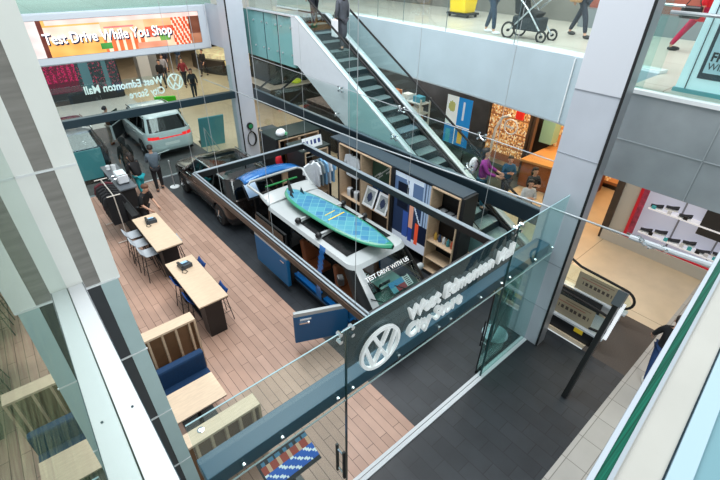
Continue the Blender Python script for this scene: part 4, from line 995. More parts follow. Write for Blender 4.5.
# ================================================================== PEOPLE
def skin_mesh(verts, edges, radii, sub=1):
    me = bpy.data.meshes.new('s'); me.from_pydata(verts, edges, []); o = bpy.data.objects.new('s', me); COL.objects.link(o)
    o.modifiers.new('k', 'SKIN'); lay = me.skin_vertices[0].data if me.skin_vertices else None
    if lay is None:
        me.attributes.new; 
    for i, d in enumerate(lay): d.radius = (radii[i], radii[i]) if not isinstance(radii[i], tuple) else radii[i]
    lay[0].use_root = True
    q = o.modifiers.new('u', 'SUBSURF'); q.levels = sub; q.render_levels = sub
    bpy.context.view_layer.update()
    out = bpy.data.meshes.new_from_object(o.evaluated_get(bpy.context.evaluated_depsgraph_get()))
    bpy.data.objects.remove(o); bpy.data.meshes.remove(me)
    for p in out.polygons: p.use_smooth = True
    return out
skinm = mat('skin', (206, 158, 132), .55); skind = mat('skin_dark', (130, 88, 66), .55)
def person(label, loc, rot, top, trousers, hair=(34, 26, 22), shoe=(30, 30, 32), lean=0, stride=.12, arms='down', h=1.7, long_hair=False, coat=0, hood=False, skin=None, sleeves=True, sit=False, group=None, shirt_len=0):
    """local coordinates, facing +y"""
    root = thing('person', (0, 0, 0), label, 'person', group); k = h/1.72; sk = skin or skinm
    hipz = .93 if not sit else .50
    def up(x, y, z):           # upper body leans about the hips
        zz = z-.93; return (x*k, (y*math.cos(lean)+zz*math.sin(lean))*k, (hipz+zz*math.cos(lean)-y*math.sin(lean))*k)
    V_ = []; E_ = []; R_ = []
    def v(p, r, par=None):
        V_.append(p); R_.append(tuple(a*k for a in r) if isinstance(r, tuple) else r*k)
        if par is not None: E_.append((par, len(V_)-1))
        return len(V_)-1
    pel = v(up(0, 0, .95), (.13, .10)); wa = v(up(0, .01, 1.10), (.12, .09), pel); ch = v(up(0, .0, 1.30), (.15, .10), wa); nb = v(up(0, -.01, 1.44), (.07, .06), ch)
    nk = v(up(0, .0, 1.50), .048, nb); jw = v(up(0, .02, 1.57), (.062, .07), nk); hd = v(up(0, .01, 1.64), (.075, .092), jw); tp = v(up(0, 0, 1.71), (.05, .06), hd)
    nose = v(up(0, .11, 1.60), .012, jw)
    J = {}
    for s in (-1, 1):
        if sit: hip, kn, an, to = (s*.10*k, .02, .50*k), (s*.12*k, .42*k, .50*k), (s*.12*k, .44*k, .08*k), (s*.12*k, .58*k, .04*k)
        else: hip, kn, an, to = (s*.09*k, 0, .86*k), (s*.10*k, (s*stride*.6+.03)*k, .48*k), (s*.10*k, (s*stride)*k, .08*k), (s*.11*k, (s*stride+.13)*k, .04*k)
        a = v(hip, .088, pel); b = v(kn, .058, a); c = v(an, .038, b); d = v(to, .03, c)
        sh = up(s*.17, 0, 1.40)
        if arms == 'down': el, wr = up(s*.23, -.02, 1.13), up(s*.24, .06, .90)
        elif arms == 'fwd': el, wr = up(s*.23, .12, 1.16), up(s*.16, .38, 1.08)
        elif arms == 'phone': el, wr = up(s*.22, .08, 1.13), up(s*.07, .28, 1.22)
        elif arms == 'swing': el, wr = up(s*.23, -s*.10, 1.14), up(s*.22, -s*.20+.08, .93)
        elif arms == 'reach': el, wr = (up(s*.24, .16, 1.20), up(s*.20, .44, 1.08)) if s > 0 else (up(s*.23, -.02, 1.13), up(s*.20, .10, .92))
        a = v(sh, .055, ch); b = v(el, .042, a); c = v(wr, .028, b)
        J[s] = (sh, el, wr, hip, kn, an, to)
        d = (Vector(wr)-Vector(el)).normalized(); sd = Vector((s*1.0, 0, 0)); sd = (sd-d*sd.dot(d)).normalized(); nrm = d.cross(sd)
        pm_ = v(tuple(Vector(wr)+d*.06*k), (.036, .02), c)
        for q, (o_, l) in enumerate(((-.030, .075), (-.010, .088), (.010, .084), (.029, .068))):
            f1 = v(tuple(Vector(wr)+d*.10*k+nrm*o_*k), .010, pm_); v(tuple(Vector(wr)+d*(.10+l)*k+nrm*o_*1.2*k-sd*.02*k), .008, f1)
        t1_ = v(tuple(Vector(wr)+d*.06*k-nrm*.045*k), .011, c); v(tuple(Vector(wr)+d*.105*k-nrm*.058*k), .009, t1_)
    me = skin_mesh(V_, E_, R_, 1); me.name = 'body'; me.materials.append(sk); o = link_mesh('body', me, root)
    mt_ = mat('cloth_%d_%d_%d' % top, top, .8, noise=.12, scale=14); mtr = mat('cloth_%d_%d_%d' % trousers, trousers, .8, noise=.12, scale=14); mh = mat('hair_%d_%d_%d' % hair, hair, .6, noise=.2, scale=30); ms = mat('shoe_%d_%d_%d' % shoe, shoe, .5)
    # jacket
    V_, E_, R_ = [], [], []
    a = v(up(0, 0, .86), (.17, .14)); b = v(up(0, .01, 1.06), (.165, .13), a); c = v(up(0, 0, 1.30), (.185, .14), b); d = v(up(0, -.01, 1.45), (.12, .10), c)
    if coat: v((0, 0, (.93-coat)*k if not sit else .45), (.17, .15), a)
    for s in (-1, 1):
        sh, el, wr = J[s][:3]; e = v(sh, .072, c); f = v(el, .06, e)
        if sleeves: v(tuple(Vector(wr).lerp(Vector(el), .12)), .046, f)
    me = skin_mesh(V_, E_, R_, 1); me.name = 'jacket'; me.materials.append(mt_); link_mesh('jacket', me, root)
    V_, E_, R_ = [], [], []
    a = v(up(0, 0, .94), (.145, .115))
    for s in (-1, 1):
        hip, kn, an, to = J[s][3:]; b = v(hip, .102, a); c = v(kn, .074, b); d = v(tuple(Vector(an)+Vector((0, 0, .03))), .056, c)
    me = skin_mesh(V_, E_, R_, 1); me.name = 'trousers'; me.materials.append(mtr); link_mesh('trousers', me, root)
    for s in (-1, 1):
        an, to = J[s][5:]; MB().ball((an[0], (an[1]+to[1])/2+.02, max(.045, an[2]-.04)), (.052*k, .14*k, .05*k), 10, 6).build('shoe', ms, root, smooth=True)
    # head details
    c = Vector(up(0, .0, 1.66)); q = Matrix.Rotation(-lean, 4, 'X')
    mb = MB(); mb.M = Matrix.Translation(c) @ q @ Matrix.Scale(k, 4)
    mb.grid(lambda u, w: (.098*math.sin(PI*w*.62)*math.cos(2*PI*u), .112*math.sin(PI*w*.62)*math.sin(2*PI*u)-.018-.02*w, .10*math.cos(PI*w*.62)-(.0 if math.sin(2*PI*u) < .2 else -.05*w)), 16, 8)
    if long_hair or hood: mb.ball((0, -.07, -.10), (.10, .07, .17), 12, 8)
    if hood: mb.ball((0, -.02, .0), (.125, .135, .14), 12, 8)
    mb.build('hood' if hood else 'hair', mt_ if hood else mh, root, smooth=True)
    mb = MB(); mb.M = Matrix.Translation(c) @ q @ Matrix.Scale(k, 4)
    for s in (-1, 1): mb.ball((s*.034, .098, -.03), (.012, .008, .008), 8, 5)
    mb.build('eyes', black, root, smooth=True)
    mb = MB(); mb.M = Matrix.Translation(c) @ q @ Matrix.Scale(k, 4)
    for s in (-1, 1): mb.ball((s*.088, .0, -.05), (.012, .022, .032), 8, 5)
    mb.build('ears', sk, root, smooth=True)
    mb = MB(); mb.M = Matrix.Translation(c) @ q @ Matrix.Scale(k, 4)
    mb.ball((0, .100, -.088), (.024, .008, .006), 8, 5).build('mouth', mat('lip', (150, 74, 68), .5), root, smooth=True)
    root.location = loc; root.rotation_euler = (0, 0, rot); return root
BK = (22, 22, 25)
person('person in black t-shirt leaning over the far high table by the phone', (2.47, 12.9, 0), -2.55, BK, (30, 32, 36), hair=(92, 58, 40), lean=.42, arms='fwd', sleeves=False)
person('person in grey jacket standing by the aisle looking towards the cars', (3.72, 15.5, 0), -.2, (92, 108, 120), (24, 24, 28), arms='phone', h=1.72)
person('person in long black hooded coat standing beyond the counter', (3.2, 17.0, 0), 0, BK, BK, hood=True, coat=.55, h=1.66)
person('person in black top and turquoise trousers standing by the black counter', (3.08, 15.25, 0), .4, BK, (24, 150, 160), lean=.35, arms='fwd', h=1.66, long_hair=True)
person('person in brown jacket and khaki trousers leaning in at the white SUV door', (3.75, 21.3, 0), -.9, (120, 84, 66), (150, 142, 132), arms='fwd', shoe=(120, 70, 50))
far = [((8.9, 29.5), 2.6, BK, (60, 64, 72), 'person in black walking in the far hall, left of the group', 0), ((9.6, 31.0), 2.9, (150, 150, 156), (40, 44, 56), 'person in grey top in the middle of the far hall group', 0), ((10.2, 29.2), 3.1, (120, 34, 44), (36, 36, 44), 'person in dark red jacket in the far hall group', 0),
       ((9.5, 26.0), 2.9, (22, 30, 44), (30, 46, 60), 'person in dark coat nearest the emblem on the rear glass', 1), ((12.4, 31.2), 2.2, BK, (40, 40, 46), 'person in black striding beside the cafe counter in the far hall', 0), ((11.9, 34.5), 2.4, (46, 70, 100), (90, 100, 110), 'person in blue jeans under the red screen in the far hall', 0), ((10.6, 33.6), 2.7, (40, 44, 60), (70, 70, 80), 'person in dark blue at the back of the far hall group', 0)]
for (x, y), r, a, b, l, lh in far: person(l, (x, y, 0), r, a, b, stride=.25, arms='swing', long_hair=bool(lh))
# escalator riders
person('escalator rider in navy jacket, further up the escalator', (9.02, 12.75, deckz(12.75)-.16), 0, (28, 48, 92), (30, 34, 44), arms='down', h=1.76)
person('escalator rider in long grey coat with pale bag, lower on the escalator', (9.32, 11.70, deckz(11.7)-.16), 0, (70, 74, 82), (50, 52, 60), coat=.62, arms='down', long_hair=True)
t = thing('shopping_bag', (9.0, 11.67, 5.2), 'pale bag held by the escalator rider in the grey coat', 'bag'); MB().box(8.95, 9.05, 11.55, 11.81, deckz(11.7)+.25, deckz(11.7)+.75).build('body', mat('bag_pale', (222, 222, 226), .6), t, bevel=.03); MB().tube([(9.0, 11.57, deckz(11.7)+.74), (9.02, 11.67, deckz(11.7)+.98), (9.0, 11.79, deckz(11.7)+.74)], .01, 5).build('handle', black, t)
# upper floor walkers
person('person in jeans and pale top pushing the black stroller upstairs', (11.25, 7.6, 5.6), PI, (200, 205, 210), (40, 62, 84), shoe=(236, 236, 240), arms='fwd', stride=.2)
person('person in dark trousers with tan bag walking ahead of the stroller upstairs', (12.75, 5.85, 5.6), PI-.3, (160, 164, 170), (40, 46, 60), stride=.36, arms='swing')
t = thing('shoulder_bag', (12.5, 5.95, 6.45), 'tan bag carried by the walker ahead of the stroller', 'bag'); MB().box(12.38, 12.5, 5.8, 6.1, 6.42, 6.7).build('body', mat('bag_tan', (176, 136, 92), .6), t, bevel=.03); MB().tube([(12.44, 5.85, 6.7), (12.6, 5.92, 7.0), (12.44, 6.05, 6.7)], .01, 5).build('strap', MC['bag_tan'], t)
person('person in red coat and crimson trousers striding behind the upper glass', (12.7, 3.15, 5.6), PI+.5, (212, 20, 34), (176, 24, 70), stride=.38, arms='swing', coat=.3)
t = thing('handbag', (12.4, 3.3, 6.3), 'black handbag of the person in the red coat', 'bag'); MB().box(12.28, 12.42, 3.1, 3.5, 6.30, 6.55).build('body', black, t, bevel=.04); MB().tube([(12.35, 3.15, 6.54), (12.38, 3.3, 6.86), (12.35, 3.45, 6.54)], .012, 5).build('handle', black, t)
# lower hall, right
person('person in purple jacket riding on the lower part of the escalator', (9.3, 5.75, deckz(5.75)-.16), PI+.5, (136, 44, 128), (30, 90, 110), hair=(30, 24, 26), arms='fwd', long_hair=True)
person('person in blue and red top standing in the lower hall beyond the purple rider', (12.9, 7.0, 0), 2.4, (40, 90, 130), (40, 44, 60), arms='phone')
person('dark-haired person in black standing left of the right pillar, rearmost of the three', (12.7, 5.95, 0), 2.6, (26, 28, 32), (40, 42, 50), hair=(18, 16, 18), long_hair=True, arms='phone')
person('person with pale grey top in the group of three left of the right pillar', (11.85, 5.6, 0), 2.4, (196, 198, 202), (34, 36, 44), hair=(18, 16, 18), long_hair=True, arms='phone', h=1.66)
person('dark-coated person closest to the right pillar in the group of three', (12.1, 5.0, 0), 2.5, (30, 32, 38), (30, 32, 40), hair=(16, 14, 16), arms='phone')
t = thing('backpack', (9.22, 6.0, deckz(5.75)+.9), 'white patterned backpack on the purple rider', 'backpack')
MB().ball((9.2, 6.02, deckz(5.75)+1.02), (.16, .1, .24), 12, 8).build('body', mat('backpack_white', (214, 214, 216), .7, noise=.4, scale=18), t, smooth=True)
MB().tube([(9.2, 5.94, deckz(5.75)+1.2), (9.24, 5.86, deckz(5.75)+1.1), (9.22, 5.94, deckz(5.75)+.9)], .015, 6).build('strap', black, t)
person('person in black coat and blue jeans walking at the lower right edge', (8.62, .47, 0), -1.2, (24, 25, 29), (30, 62, 110), stride=.3, arms='swing', shoe=(225, 225, 220), coat=.25)
person('person in red top half hidden by the white parapet at the right edge', (10.1, .42, 0), 0, (186, 28, 34), (40, 40, 48), stride=.1)
# ================================================================== STROLLER AND CART
ST = thing('stroller', (11.35, 6.65, 5.6), 'black baby stroller with large wheels on the upper floor', 'stroller')
bz = 5.6
for (y, r, nm) in ((7.0, .16, 'rear_wheel'), (6.15, .11, 'front_wheel')):
    for x in (11.1, 11.6):
        MB().tube([(x, y+r*math.cos(t), bz+r+.0+r*math.sin(t)) for t in [2*PI*q/20 for q in range(20)]], .024, 6, closed=True).lathe((x, y, bz+r), [(.03, -.03), (.03, .03)], 10, 'x').build(nm, rubber, ST)
for x in (11.14, 11.56):
    MB().tube([(x, 7.0, bz+.16), (x, 6.55, bz+.62), (x, 6.3, bz+.85)], .018, 6).tube([(x, 6.15, bz+.12), (x, 6.6, bz+.6), (x, 7.1, bz+1.02)], .018, 6).build('frame', mat('silver_frame', (196, 202, 206), .3, .6), ST)
MB().tube([(11.14, 7.1, bz+1.02), (11.56, 7.1, bz+1.02)], .02, 6).build('handle', black, ST)
MB().prism([(6.45, bz+.42), (6.95, bz+.5), (7.05, bz+.95), (6.9, bz+.98), (6.75, bz+.62), (6.35, bz+.55)], 11.17, 11.53, 'x').build('seat', matt, ST, bevel=.03)
MB().grid(lambda u, v: (11.35+.20*math.cos(PI*u), 6.92-.34*math.sin(PI*.5*v)*math.sin(PI*u)-.05, bz+.80+.32*math.cos(PI*.5*v)*math.sin(PI*u)), 12, 6).build('canopy', black, ST, smooth=True, solid=.02)
MB().box(11.16, 11.54, 6.28, 6.98, bz+.18, bz+.46).build('basket', mat('basket_grey', (38, 46, 52), .8), ST, bevel=.03)
ST.scale = (1.1, 1.12, 1.12); ST.location = (11.28, 6.48, 5.6)
CT = thing('cleaning_cart', (13.6, 10.4, 5.6), 'yellow janitor mop bucket cart on the upper floor', 'cart'); yl = mat('cart_yellow', (250, 214, 10), .4)
MB().prism([(13.35, bz+.14), (13.9, bz+.14), (13.98, bz+.55), (13.28, bz+.55)], 10.1, 10.75, 'y').build('bucket', yl, CT, bevel=.02); MB().box(13.35, 13.9, 10.45, 10.78, bz+.55, bz+.92).build('wringer', yl, CT, bevel=.03)
MB().box(13.3, 13.95, 9.95, 10.85, bz+.08, bz+.14).build('chassis', matt, CT); MB().tube([(13.6, 10.1, bz+.55), (13.55, 9.9, bz+1.3)], .02, 6).build('mop_handle', steel, CT)
for x in (13.4, 13.85):
    for y in (10.02, 10.78): MB().lathe((x, y, bz+.05), [(.05, -.02), (.05, .02)], 10, 'x').build('caster', rubber, CT)
# upper glass railings
UR = thing('upper_glass_railing', (10.4, 8, 5.6), 'curved glass railing on the upper floor above the pale fascia', 'railing')
for a, b in zip(FC[:-1], FC[1:]):
    n_ = Vector((b[1]-a[1], a[0]-b[0])).normalized()
    MB().prism([(a[0]+.05, a[1]), (b[0]+.05, b[1]), (b[0]+.062, b[1]), (a[0]+.062, a[1])], 5.66, 6.7).build('pane', G, UR)
MB().tube([(p[0]+.055, p[1], 6.72) for p in FC], .022, 8).build('top_rail', steel, UR)
for p in ((10.61, 11.5), (10.47, 10.2), (10.33, 8.4), (10.12, 6.1)): MB().bar((p[0]+.02, p[1], 5.6), (p[0]+.02, p[1], 6.7), .012).build('joint', mat('joint_grey', (90, 110, 115), .4), UR)
UR2 = thing('upper_glass_railing', (8.4, 1, 5.6), 'glass railing above the grey fascia at the right', 'railing')
B(8.36, 8.372, -3, 2.5, 5.58, 6.70).build('pane', G, UR2); MB().tube([(8.37, 2.5, 6.72), (8.37, -3, 6.72)], .028, 8).build('top_rail', steel, UR2)
B(8.36, 8.372, 2.5, 2.72, 5.58, 6.9).build('end_pane', GT, UR2)
UR3 = thing('upper_glass_railing', (2, 18.76, 5.6), 'teal glass railing on the upper floor above the lit banner', 'railing')
B(-4, 8.2, 18.76, 18.772, 5.6, 6.7).build('pane', GT, UR3); MB().tube([(-4, 18.76, 6.72), (8.2, 18.76, 6.72)], .022, 8).build('top_rail', steel, UR3)
# wifi kiosk
WK = thing('info_kiosk', (9.0, 1.2, 5.6), 'pale blue kiosk with a dark framed free wifi notice on the upper floor', 'kiosk')
kb = mat('kiosk_blue_glow', (206, 234, 240), .35, emit=.3)  # glow added to the body so it looks paler behind the glass
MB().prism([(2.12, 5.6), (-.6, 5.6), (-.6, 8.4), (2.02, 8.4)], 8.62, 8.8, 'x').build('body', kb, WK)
B(8.60, 8.62, 1.97, 1.982, 5.6, 8.4).build('panel_joint', dsteel, WK)
B(8.58, 8.82, -.6, 2.14, 5.58, 5.66).build('base', mat('kiosk_teal', (90, 160, 170), .4), WK)
MB().box(8.595, 8.62, -.1, 1.88, 5.84, 7.6).build('notice_frame', mat('notice_dark', (34, 52, 64), .4), WK, bevel=.01)
B(8.588, 8.596, -.05, 1.83, 5.93, 7.55).build('notice_panel', mat('notice_pale', (176, 208, 220), .4, emit=.1), WK)
text('notice_text', 'FREE', .17, (8.585, 1.80, 6.11), mat('ink', (20, 26, 32), .5), WK, rot=(PI/2, 0, -PI/2), ext=.002, off=.006, sx=.9)
text('notice_text', 'WIFI', .14, (8.585, 1.80, 5.985), MC['ink'], WK, rot=(PI/2, 0, -PI/2), ext=.002, sx=.9)
# ================================================================== LED BANNER
LB = thing('led_banner', (4.4, 18.6, 4.1), 'wide lit banner reading Test Drive While You Shop above the far hall', 'screen')
def ban(u, v):
    n_ = math.sin(u*60)*.5+math.sin(v*17+u*23)*.5
    if u < .12: c = (232, 218, 214)
    elif u < .15: c = (96, 40, 30)
    elif u < .42: c = (246, 176, 92) if v < .45 or v > .82 else (240, 210, 190)
    elif u < .66: c = (236, 190, 150) if v > .5 else ((232, 110, 60) if (u*24) % 1 < .6 else (250, 220, 190))
    elif u < .82: c = (248, 178, 128) if v > .62 else ((214, 96, 70) if v > .3 else (246, 204, 170))
    elif u < .93: c = (240, 214, 190) if (u*40+v*3) % 1 < .4 else (216, 78, 34)
    else: c = (110, 60, 40) if v > .3 else (170, 110, 80)
    if .86 < v and u > .16: c = (240, 206, 196)
    if .40 < u < .46 and .08 < v < .26: c = (60, 140, 60)
    if .74 < u < .80 and .2 < v < .4: c = (110, 160, 70)
    if .44 < u < .60 and .66 < v < .74: c = (222, 120, 120)
    if .60 < u < .78 and v < .2: c = (226, 150, 120)
    return tuple(x*.88+10*n_ for x in c)
picture('led_panel', (1.3, 18.60, 4.28), (6.22, 0, 0), (0, 0, 1.12), 130, 22, ban, vcol('led_print', .85, .4), LB, .05)
frm = mat('banner_frame', (208, 216, 224), .4)
B(-.2, 7.84, 18.64, 18.72, 4.02, 5.62).build('housing', frm, LB)
MB().box(-.2, 7.80, 18.58, 18.639, 4.06, 4.27).box(-.2, 7.80, 18.58, 18.639, 5.41, 5.58).box(7.53, 7.80, 18.579, 18.638, 4.271, 5.409).build('frame', frm, LB)
text('banner_text_shadow', 'Test Drive While You Shop', .47, (2.155, 18.585, 4.645), mat('text_navy', (20, 30, 70), .5), LB, ext=.002, off=.010, sx=.80)
text('banner_text', 'Test Drive While You Shop', .47, (2.12, 18.565, 4.69), mat('text_white', (250, 252, 255), .5, emit=1.0), LB, ext=.002, off=.005, sx=.80)
# ================================================================== FAR HALL
def pinkshop(u, v):
    r = R.random()
    if v < .16: return (34, 38, 42)
    if u < .45: return ((176, 36, 88) if math.sin(u*90) > -.3 else (110, 24, 54)) if r < .55 and v > .3 else ((90, 24, 48) if r < .8 else (54, 38, 46))
    if .50 < u < .62 or .80 < u < .86: return (70, 110, 118)
    return (40, 60, 66) if r < .6 else ((150, 60, 84) if r < .75 else (30, 34, 38))
put(picture('shop_window', (2.6, 29.2, 0), (3.8, -.05, 0), (0, 0, 4.1), 96, 84, pinkshop, vcol('window_print', .25, .4)), 'dark shop window with magenta clothes on the left of the far hall', 'shop window')
B(2.5, 6.5, 29.3, 40, 0, 4.15).build('wall_far_shop', mat('shop_dark', (40, 44, 46), .6), None, keep=True)['kind'] = 'structure'
struct('wall_pillar_hall', MB().box(8.2, 8.9, 31.4, 32.2, 0, 4.15), mat('pale_pillar', (196, 200, 200), .5)); struct('wall_pillar_hall_side', MB().box(8.95, 9.7, 32.3, 33.0, 0, 4.15), mat('grey_pillar', (130, 134, 136), .5))
t = thing('hanging_screen', (12.2, 31.5, 2.7), 'dark hanging screen with a red figure at the end of the far hall', 'screen')
picture('display', (11.2, 31.4, 2.35), (2.3, -.4, 0), (0, 0, 1.5), 20, 14, lambda u, v: (196, 40, 56) if ((u-.5)/.26)**2+((v-.62)/.26)**2 < 1 and math.sin(u*40+v*30) > -.5 else (26, 26, 30), vcol('hang_print', .6, .3), t, .1)
MB().tube([(11.6, 31.45, 3.85), (11.6, 31.45, 4.15)], .03, 6).tube([(13.1, 31.2, 3.85), (13.1, 31.2, 4.15)], .03, 6).build('hanger', steel, t)
t = thing('cafe_counter', (14.4, 31, 0), 'curved dark counter with pale food display on the right of the far hall', 'counter')
P_ = [(13.4+.9*math.cos(a), 30.4+1.6*math.sin(a)) for a in [PI*.6+PI*.9*q/10 for q in range(11)]]
MB().prism([(12.9, 34.5), (12.7, 32.0), (13.4, 30.4), (15.2, 29.8), (16.8, 30.0), (16.8, 34.5)], 0, .95).build('body', mat('counter_dark', (52, 48, 44), .4), t)
MB().prism([(13.2, 34.3), (13.0, 32.1), (13.7, 30.8), (15.2, 30.1), (16.6, 30.2), (16.6, 34.3)], .95, 1.25).build('display_top', mat('food_pale', (228, 214, 170), .4, noise=.4, scale=3, emit=.3), t)
t = thing('teal_board', (7.4, 17.9, 0), 'plain teal board leaning on the floor beside the white SUV', 'board')
m = Matrix.Translation((7.15, 18.5, 0)) @ Matrix.Rotation(math.radians(-5), 4, 'Z') @ Matrix.Rotation(math.radians(14), 4, 'X')
MB().box(-.55, .55, -.03, .03, 0, 1.45, m).build('board', mat('teal_board', (84, 150, 160), .5), t); MB().box(-.5, .5, .02, .5, 0, .04, m).build('foot', matt, t)
t = thing('teal_board', (2.3, 17.9, 0), 'teal board standing beyond the black counter at far left', 'board')
MB().box(1.6, 2.55, 17.55, 17.62, .2, 1.3).build('board', MC['teal_board'], t); MB().box(1.65, 2.5, 17.62, 17.9, 0, .2).build('foot', matt, t)
t = thing('floor_sign', (6.95, 17.3, 0), 'thin A-frame stand in front of the white SUV', 'stand')
MB().tube([(6.7, 17.5, 0), (6.45, 17.4, 1.25), (6.3, 17.1, 0)], .018, 6).tube([(6.45, 17.4, 1.25), (7.0, 17.1, 0)], .018, 6).build('frame', steel, t)
t = thing('barrier_stand', (4.75, 17.2, 0), 'short crossed barrier stand behind the white SUV', 'post')
MB().tube([(4.2, 17.3, .0), (4.5, 17.3, .7)], .02, 6).tube([(4.2, 17.3, .65), (4.85, 17.3, .72)], .02, 6).build('frame', steel, t)
# kiosks beyond the side glass
t = thing('juice_kiosk', (14.2, 23.4, 0), 'dark kiosk with pale counter and lime sign beyond the side glass', 'kiosk')
MB().box(12.2, 16.8, 21.2, 25.6, 0, 1.0).build('body', mat('kiosk_dark', (30, 36, 36), .5, noise=.3, scale=2), t); MB().box(12.1, 16.9, 21.6, 22.2, 1.0, 1.06).box(12.1, 12.7, 22.2, 25.6, 1.0, 1.06).build('counter_top', mat('counter_pale', (206, 204, 196), .4), t)
MB().box(13.0, 16.8, 22.4, 25.4, 1.0, 2.4).build('back_unit', mat('unit_greenblack', (22, 34, 33), .5, noise=.4, scale=3), t, bevel=.02); MB().ball((14.0, 21.9, 1.2), (.34, .26, .14), 10, 6).build('lime_sign', mat('lime', (190, 214, 60), .5, emit=.2), t)
t = thing('produce_stand', (14.8, 29, 0), 'warm-lit low display counter far behind the side glass', 'counter')
MB().box(13.0, 16.8, 28.0, 28.9, 0, .95).build('body', matt, t); MB().box(13.0, 16.8, 27.9, 29.0, .95, 1.25).build('goods', mat('goods_warm', (210, 190, 120), .6, noise=.6, scale=6, emit=.2), t)
t = thing('dark_filler_block', (11.9, 15.2, 0), 'dark filler block added to darken the area under the escalator beyond the side glass', 'rack')
MB().box(10.9, 12.9, 14.2, 16.6, 0, 1.7).build('body', mat('filler_dark', (26, 32, 36), .6, noise=.8, scale=5), t, bevel=.03)  # added dark mass that deepens the tone seen beyond the side glass
MB().box(11.0, 12.8, 14.3, 16.5, 1.7, 1.85).build('goods', mat('filler_top', (72, 62, 58), .7, noise=.9, scale=9), t)
t = thing('merch_table', (14.6, 13.6, 0), 'white rack full of folded goods behind the escalator', 'rack')
mb = MB()
for y in (12.6, 13.5, 14.4, 15.3): mb.bar((14.4, y, 0), (14.4, y, 2.1), .06).bar((15.0, y, 0), (15.0, y, 2.1), .06)
for z in (.5, .95, 1.4, 1.85): mb.box(14.38, 15.0, 12.6, 15.3, z, z+.04)
mb.build('frame', white, t)
gcol = [(40, 130, 190), (236, 236, 236), (44, 44, 50), (190, 120, 80), (90, 170, 200)]
for k in range(16):
    y = 12.75+.7*(k % 4)+R.random()*.1; z = .54+.45*(k//4); c = gcol[(k*7) % 5]
    o = MB().box(14.5, 14.9, y, y+.42, z, z+.2+.1*R.random()).build('folded_shirt', mat('fold%d' % ((k*7) % 5), c, .8), None, bevel=.03); put(o, 'small stack of folded goods on the white rack behind the escalator', 'folded clothes', 'folded goods on the rack')
t = thing('goods_table', (13.6, 12.1, 0), 'white low table with folded clothes in front of the lower hall rack', 'table')
MB().box(13.1, 14.1, 11.2, 13.2, .72, .78).build('table_top', white, t); MB().box(13.2, 13.25, 11.3, 11.35, 0, .72).build('leg', white, t)
for x, y in ((14.0, 11.3), (13.2, 13.0), (14.0, 13.0)): B(x, x+.05, y, y+.05, 0, .72).build('leg', white, t)
t = thing('poster_board', (14.5, 10.5, 0), 'blue and white poster with a plant emblem and two figures beyond the escalator', 'poster')
def bp(u, v):
    c = (222, 234, 236) if u < .46 and v > .42 else (28, 134, 206)
    if ((u-.22)/.14)**2+((v-.78)/.11)**2 < 1: c = (170, 176, 110)
    if abs(u-.70) < .05 and .55 < v < .92: c = (206, 220, 236)
    if abs(u-.66) < .10 and .04 < v < .30: c = (236, 186, 60)
    if abs(u-.66) < .07 and .30 < v < .42: c = (60, 40, 34)
    if abs(u-.16) < .10 and v < .30: c = (70, 170, 190)
    if .44 < u < .48 or .40 < v < .43: c = (236, 240, 242)
    return c
picture('poster', (14.3, 11.1, .75), (0, -1.25, 0), (0, 0, 1.95), 26, 40, bp, vcol('poster_print', .3, .5), t, .04)
MB().bar((14.35, 11.0, 0), (14.35, 11.0, .75), .05).bar((14.35, 10.0, 0), (14.35, 10.0, .75), .05).build('leg', black, t)
struct('wall_lower_shop', MB().box(15.6, 15.8, 9.9, 12.3, 0, 4.1).box(15.6, 15.8, 12.3, 16.5, 0, 4.1), mat('shop_front_grey', (74, 76, 80), .5, noise=.3, scale=1.5))
# low rail by the escalator foot
# bakery shop
t = thing('bakery_window_display', (15.2, 8.4, 0), 'warm lit bakery window with shelves of pastry and a white arch', 'shop window')
def bak(u, v):
    r = R.random()
    if v < .1: return (120, 70, 40)
    if abs((v*5) % 1) < .12: return (150, 90, 50)
    return (214, 160, 96) if r < .4 else ((170, 112, 62) if r < .7 else ((236, 214, 176) if r < .9 else (130, 74, 52)))
picture('shelves', (15.6, 9.8, .2), (0, -1.9, 0), (0, 0, 3.0), 40, 50, bak, vcol('bakery_print', .5, .5), t, .05)
MB().tube([(15.2, 9.3, .05), (15.2, 9.2, 1.6), (15.2, 9.0, 2.1), (15.2, 8.7, 2.25)], .06, 8).build('white_arch', white, t)
MB().tube([(15.0, 8.45+.28*math.cos(q), 1.9+.28*math.sin(q)) for q in [2*PI*w/24 for w in range(24)]], .03, 6, closed=True).build('ring_sign', white, t)
text('sign_text', 'bakery', .13, (14.98, 8.66, 1.86), white, t, rot=(PI/2, 0, -PI/2), ext=.01, off=.008)
B(15.0, 15.1, 8.05, 8.35, 2.25, 2.6).build('red_sign', mat('sign_red', (226, 40, 30), .5, emit=.4), t)
for y in (7.75, 7.60): B(15.1, 15.3, y-.05, y+.05, 0, 4.1).build('door_frame', mat('bronze_frame', (96, 74, 60), .4, .3), t)
t = thing('bakery_counter', (15.3, 6.6, 0), 'long brown wooden counter in the warm shop left of the right pillar', 'counter')
MB().prism([(14.5, 7.4), (16.6, 7.4), (16.6, 5.1), (14.9, 5.1)], 0, 1.0).build('body', mat('brown_wood', (150, 86, 42), .5, noise=.1), t); MB().prism([(14.4, 7.45), (16.6, 7.45), (16.6, 5.05), (14.8, 5.05)], 1.0, 1.08).build('counter_top', mat('tan_top', (206, 150, 92), .4), t)
picture('shelf_goods', (16.9, 7.5, .2), (0, -3.4, 0), (0, 0, 3.2), 50, 30, lambda u, v: ((200, 130, 70) if (v*5) % 1 > .15 else (120, 70, 36)) if R.random() < .75 else (230, 190, 130), vcol('bakery_print', .5, .5), t, .05)
B(16.0, 16.5, 7.2, 7.7, 1.3, 2.6).build('menu_panel', mat('mint_board', (150, 200, 180), .5), t)
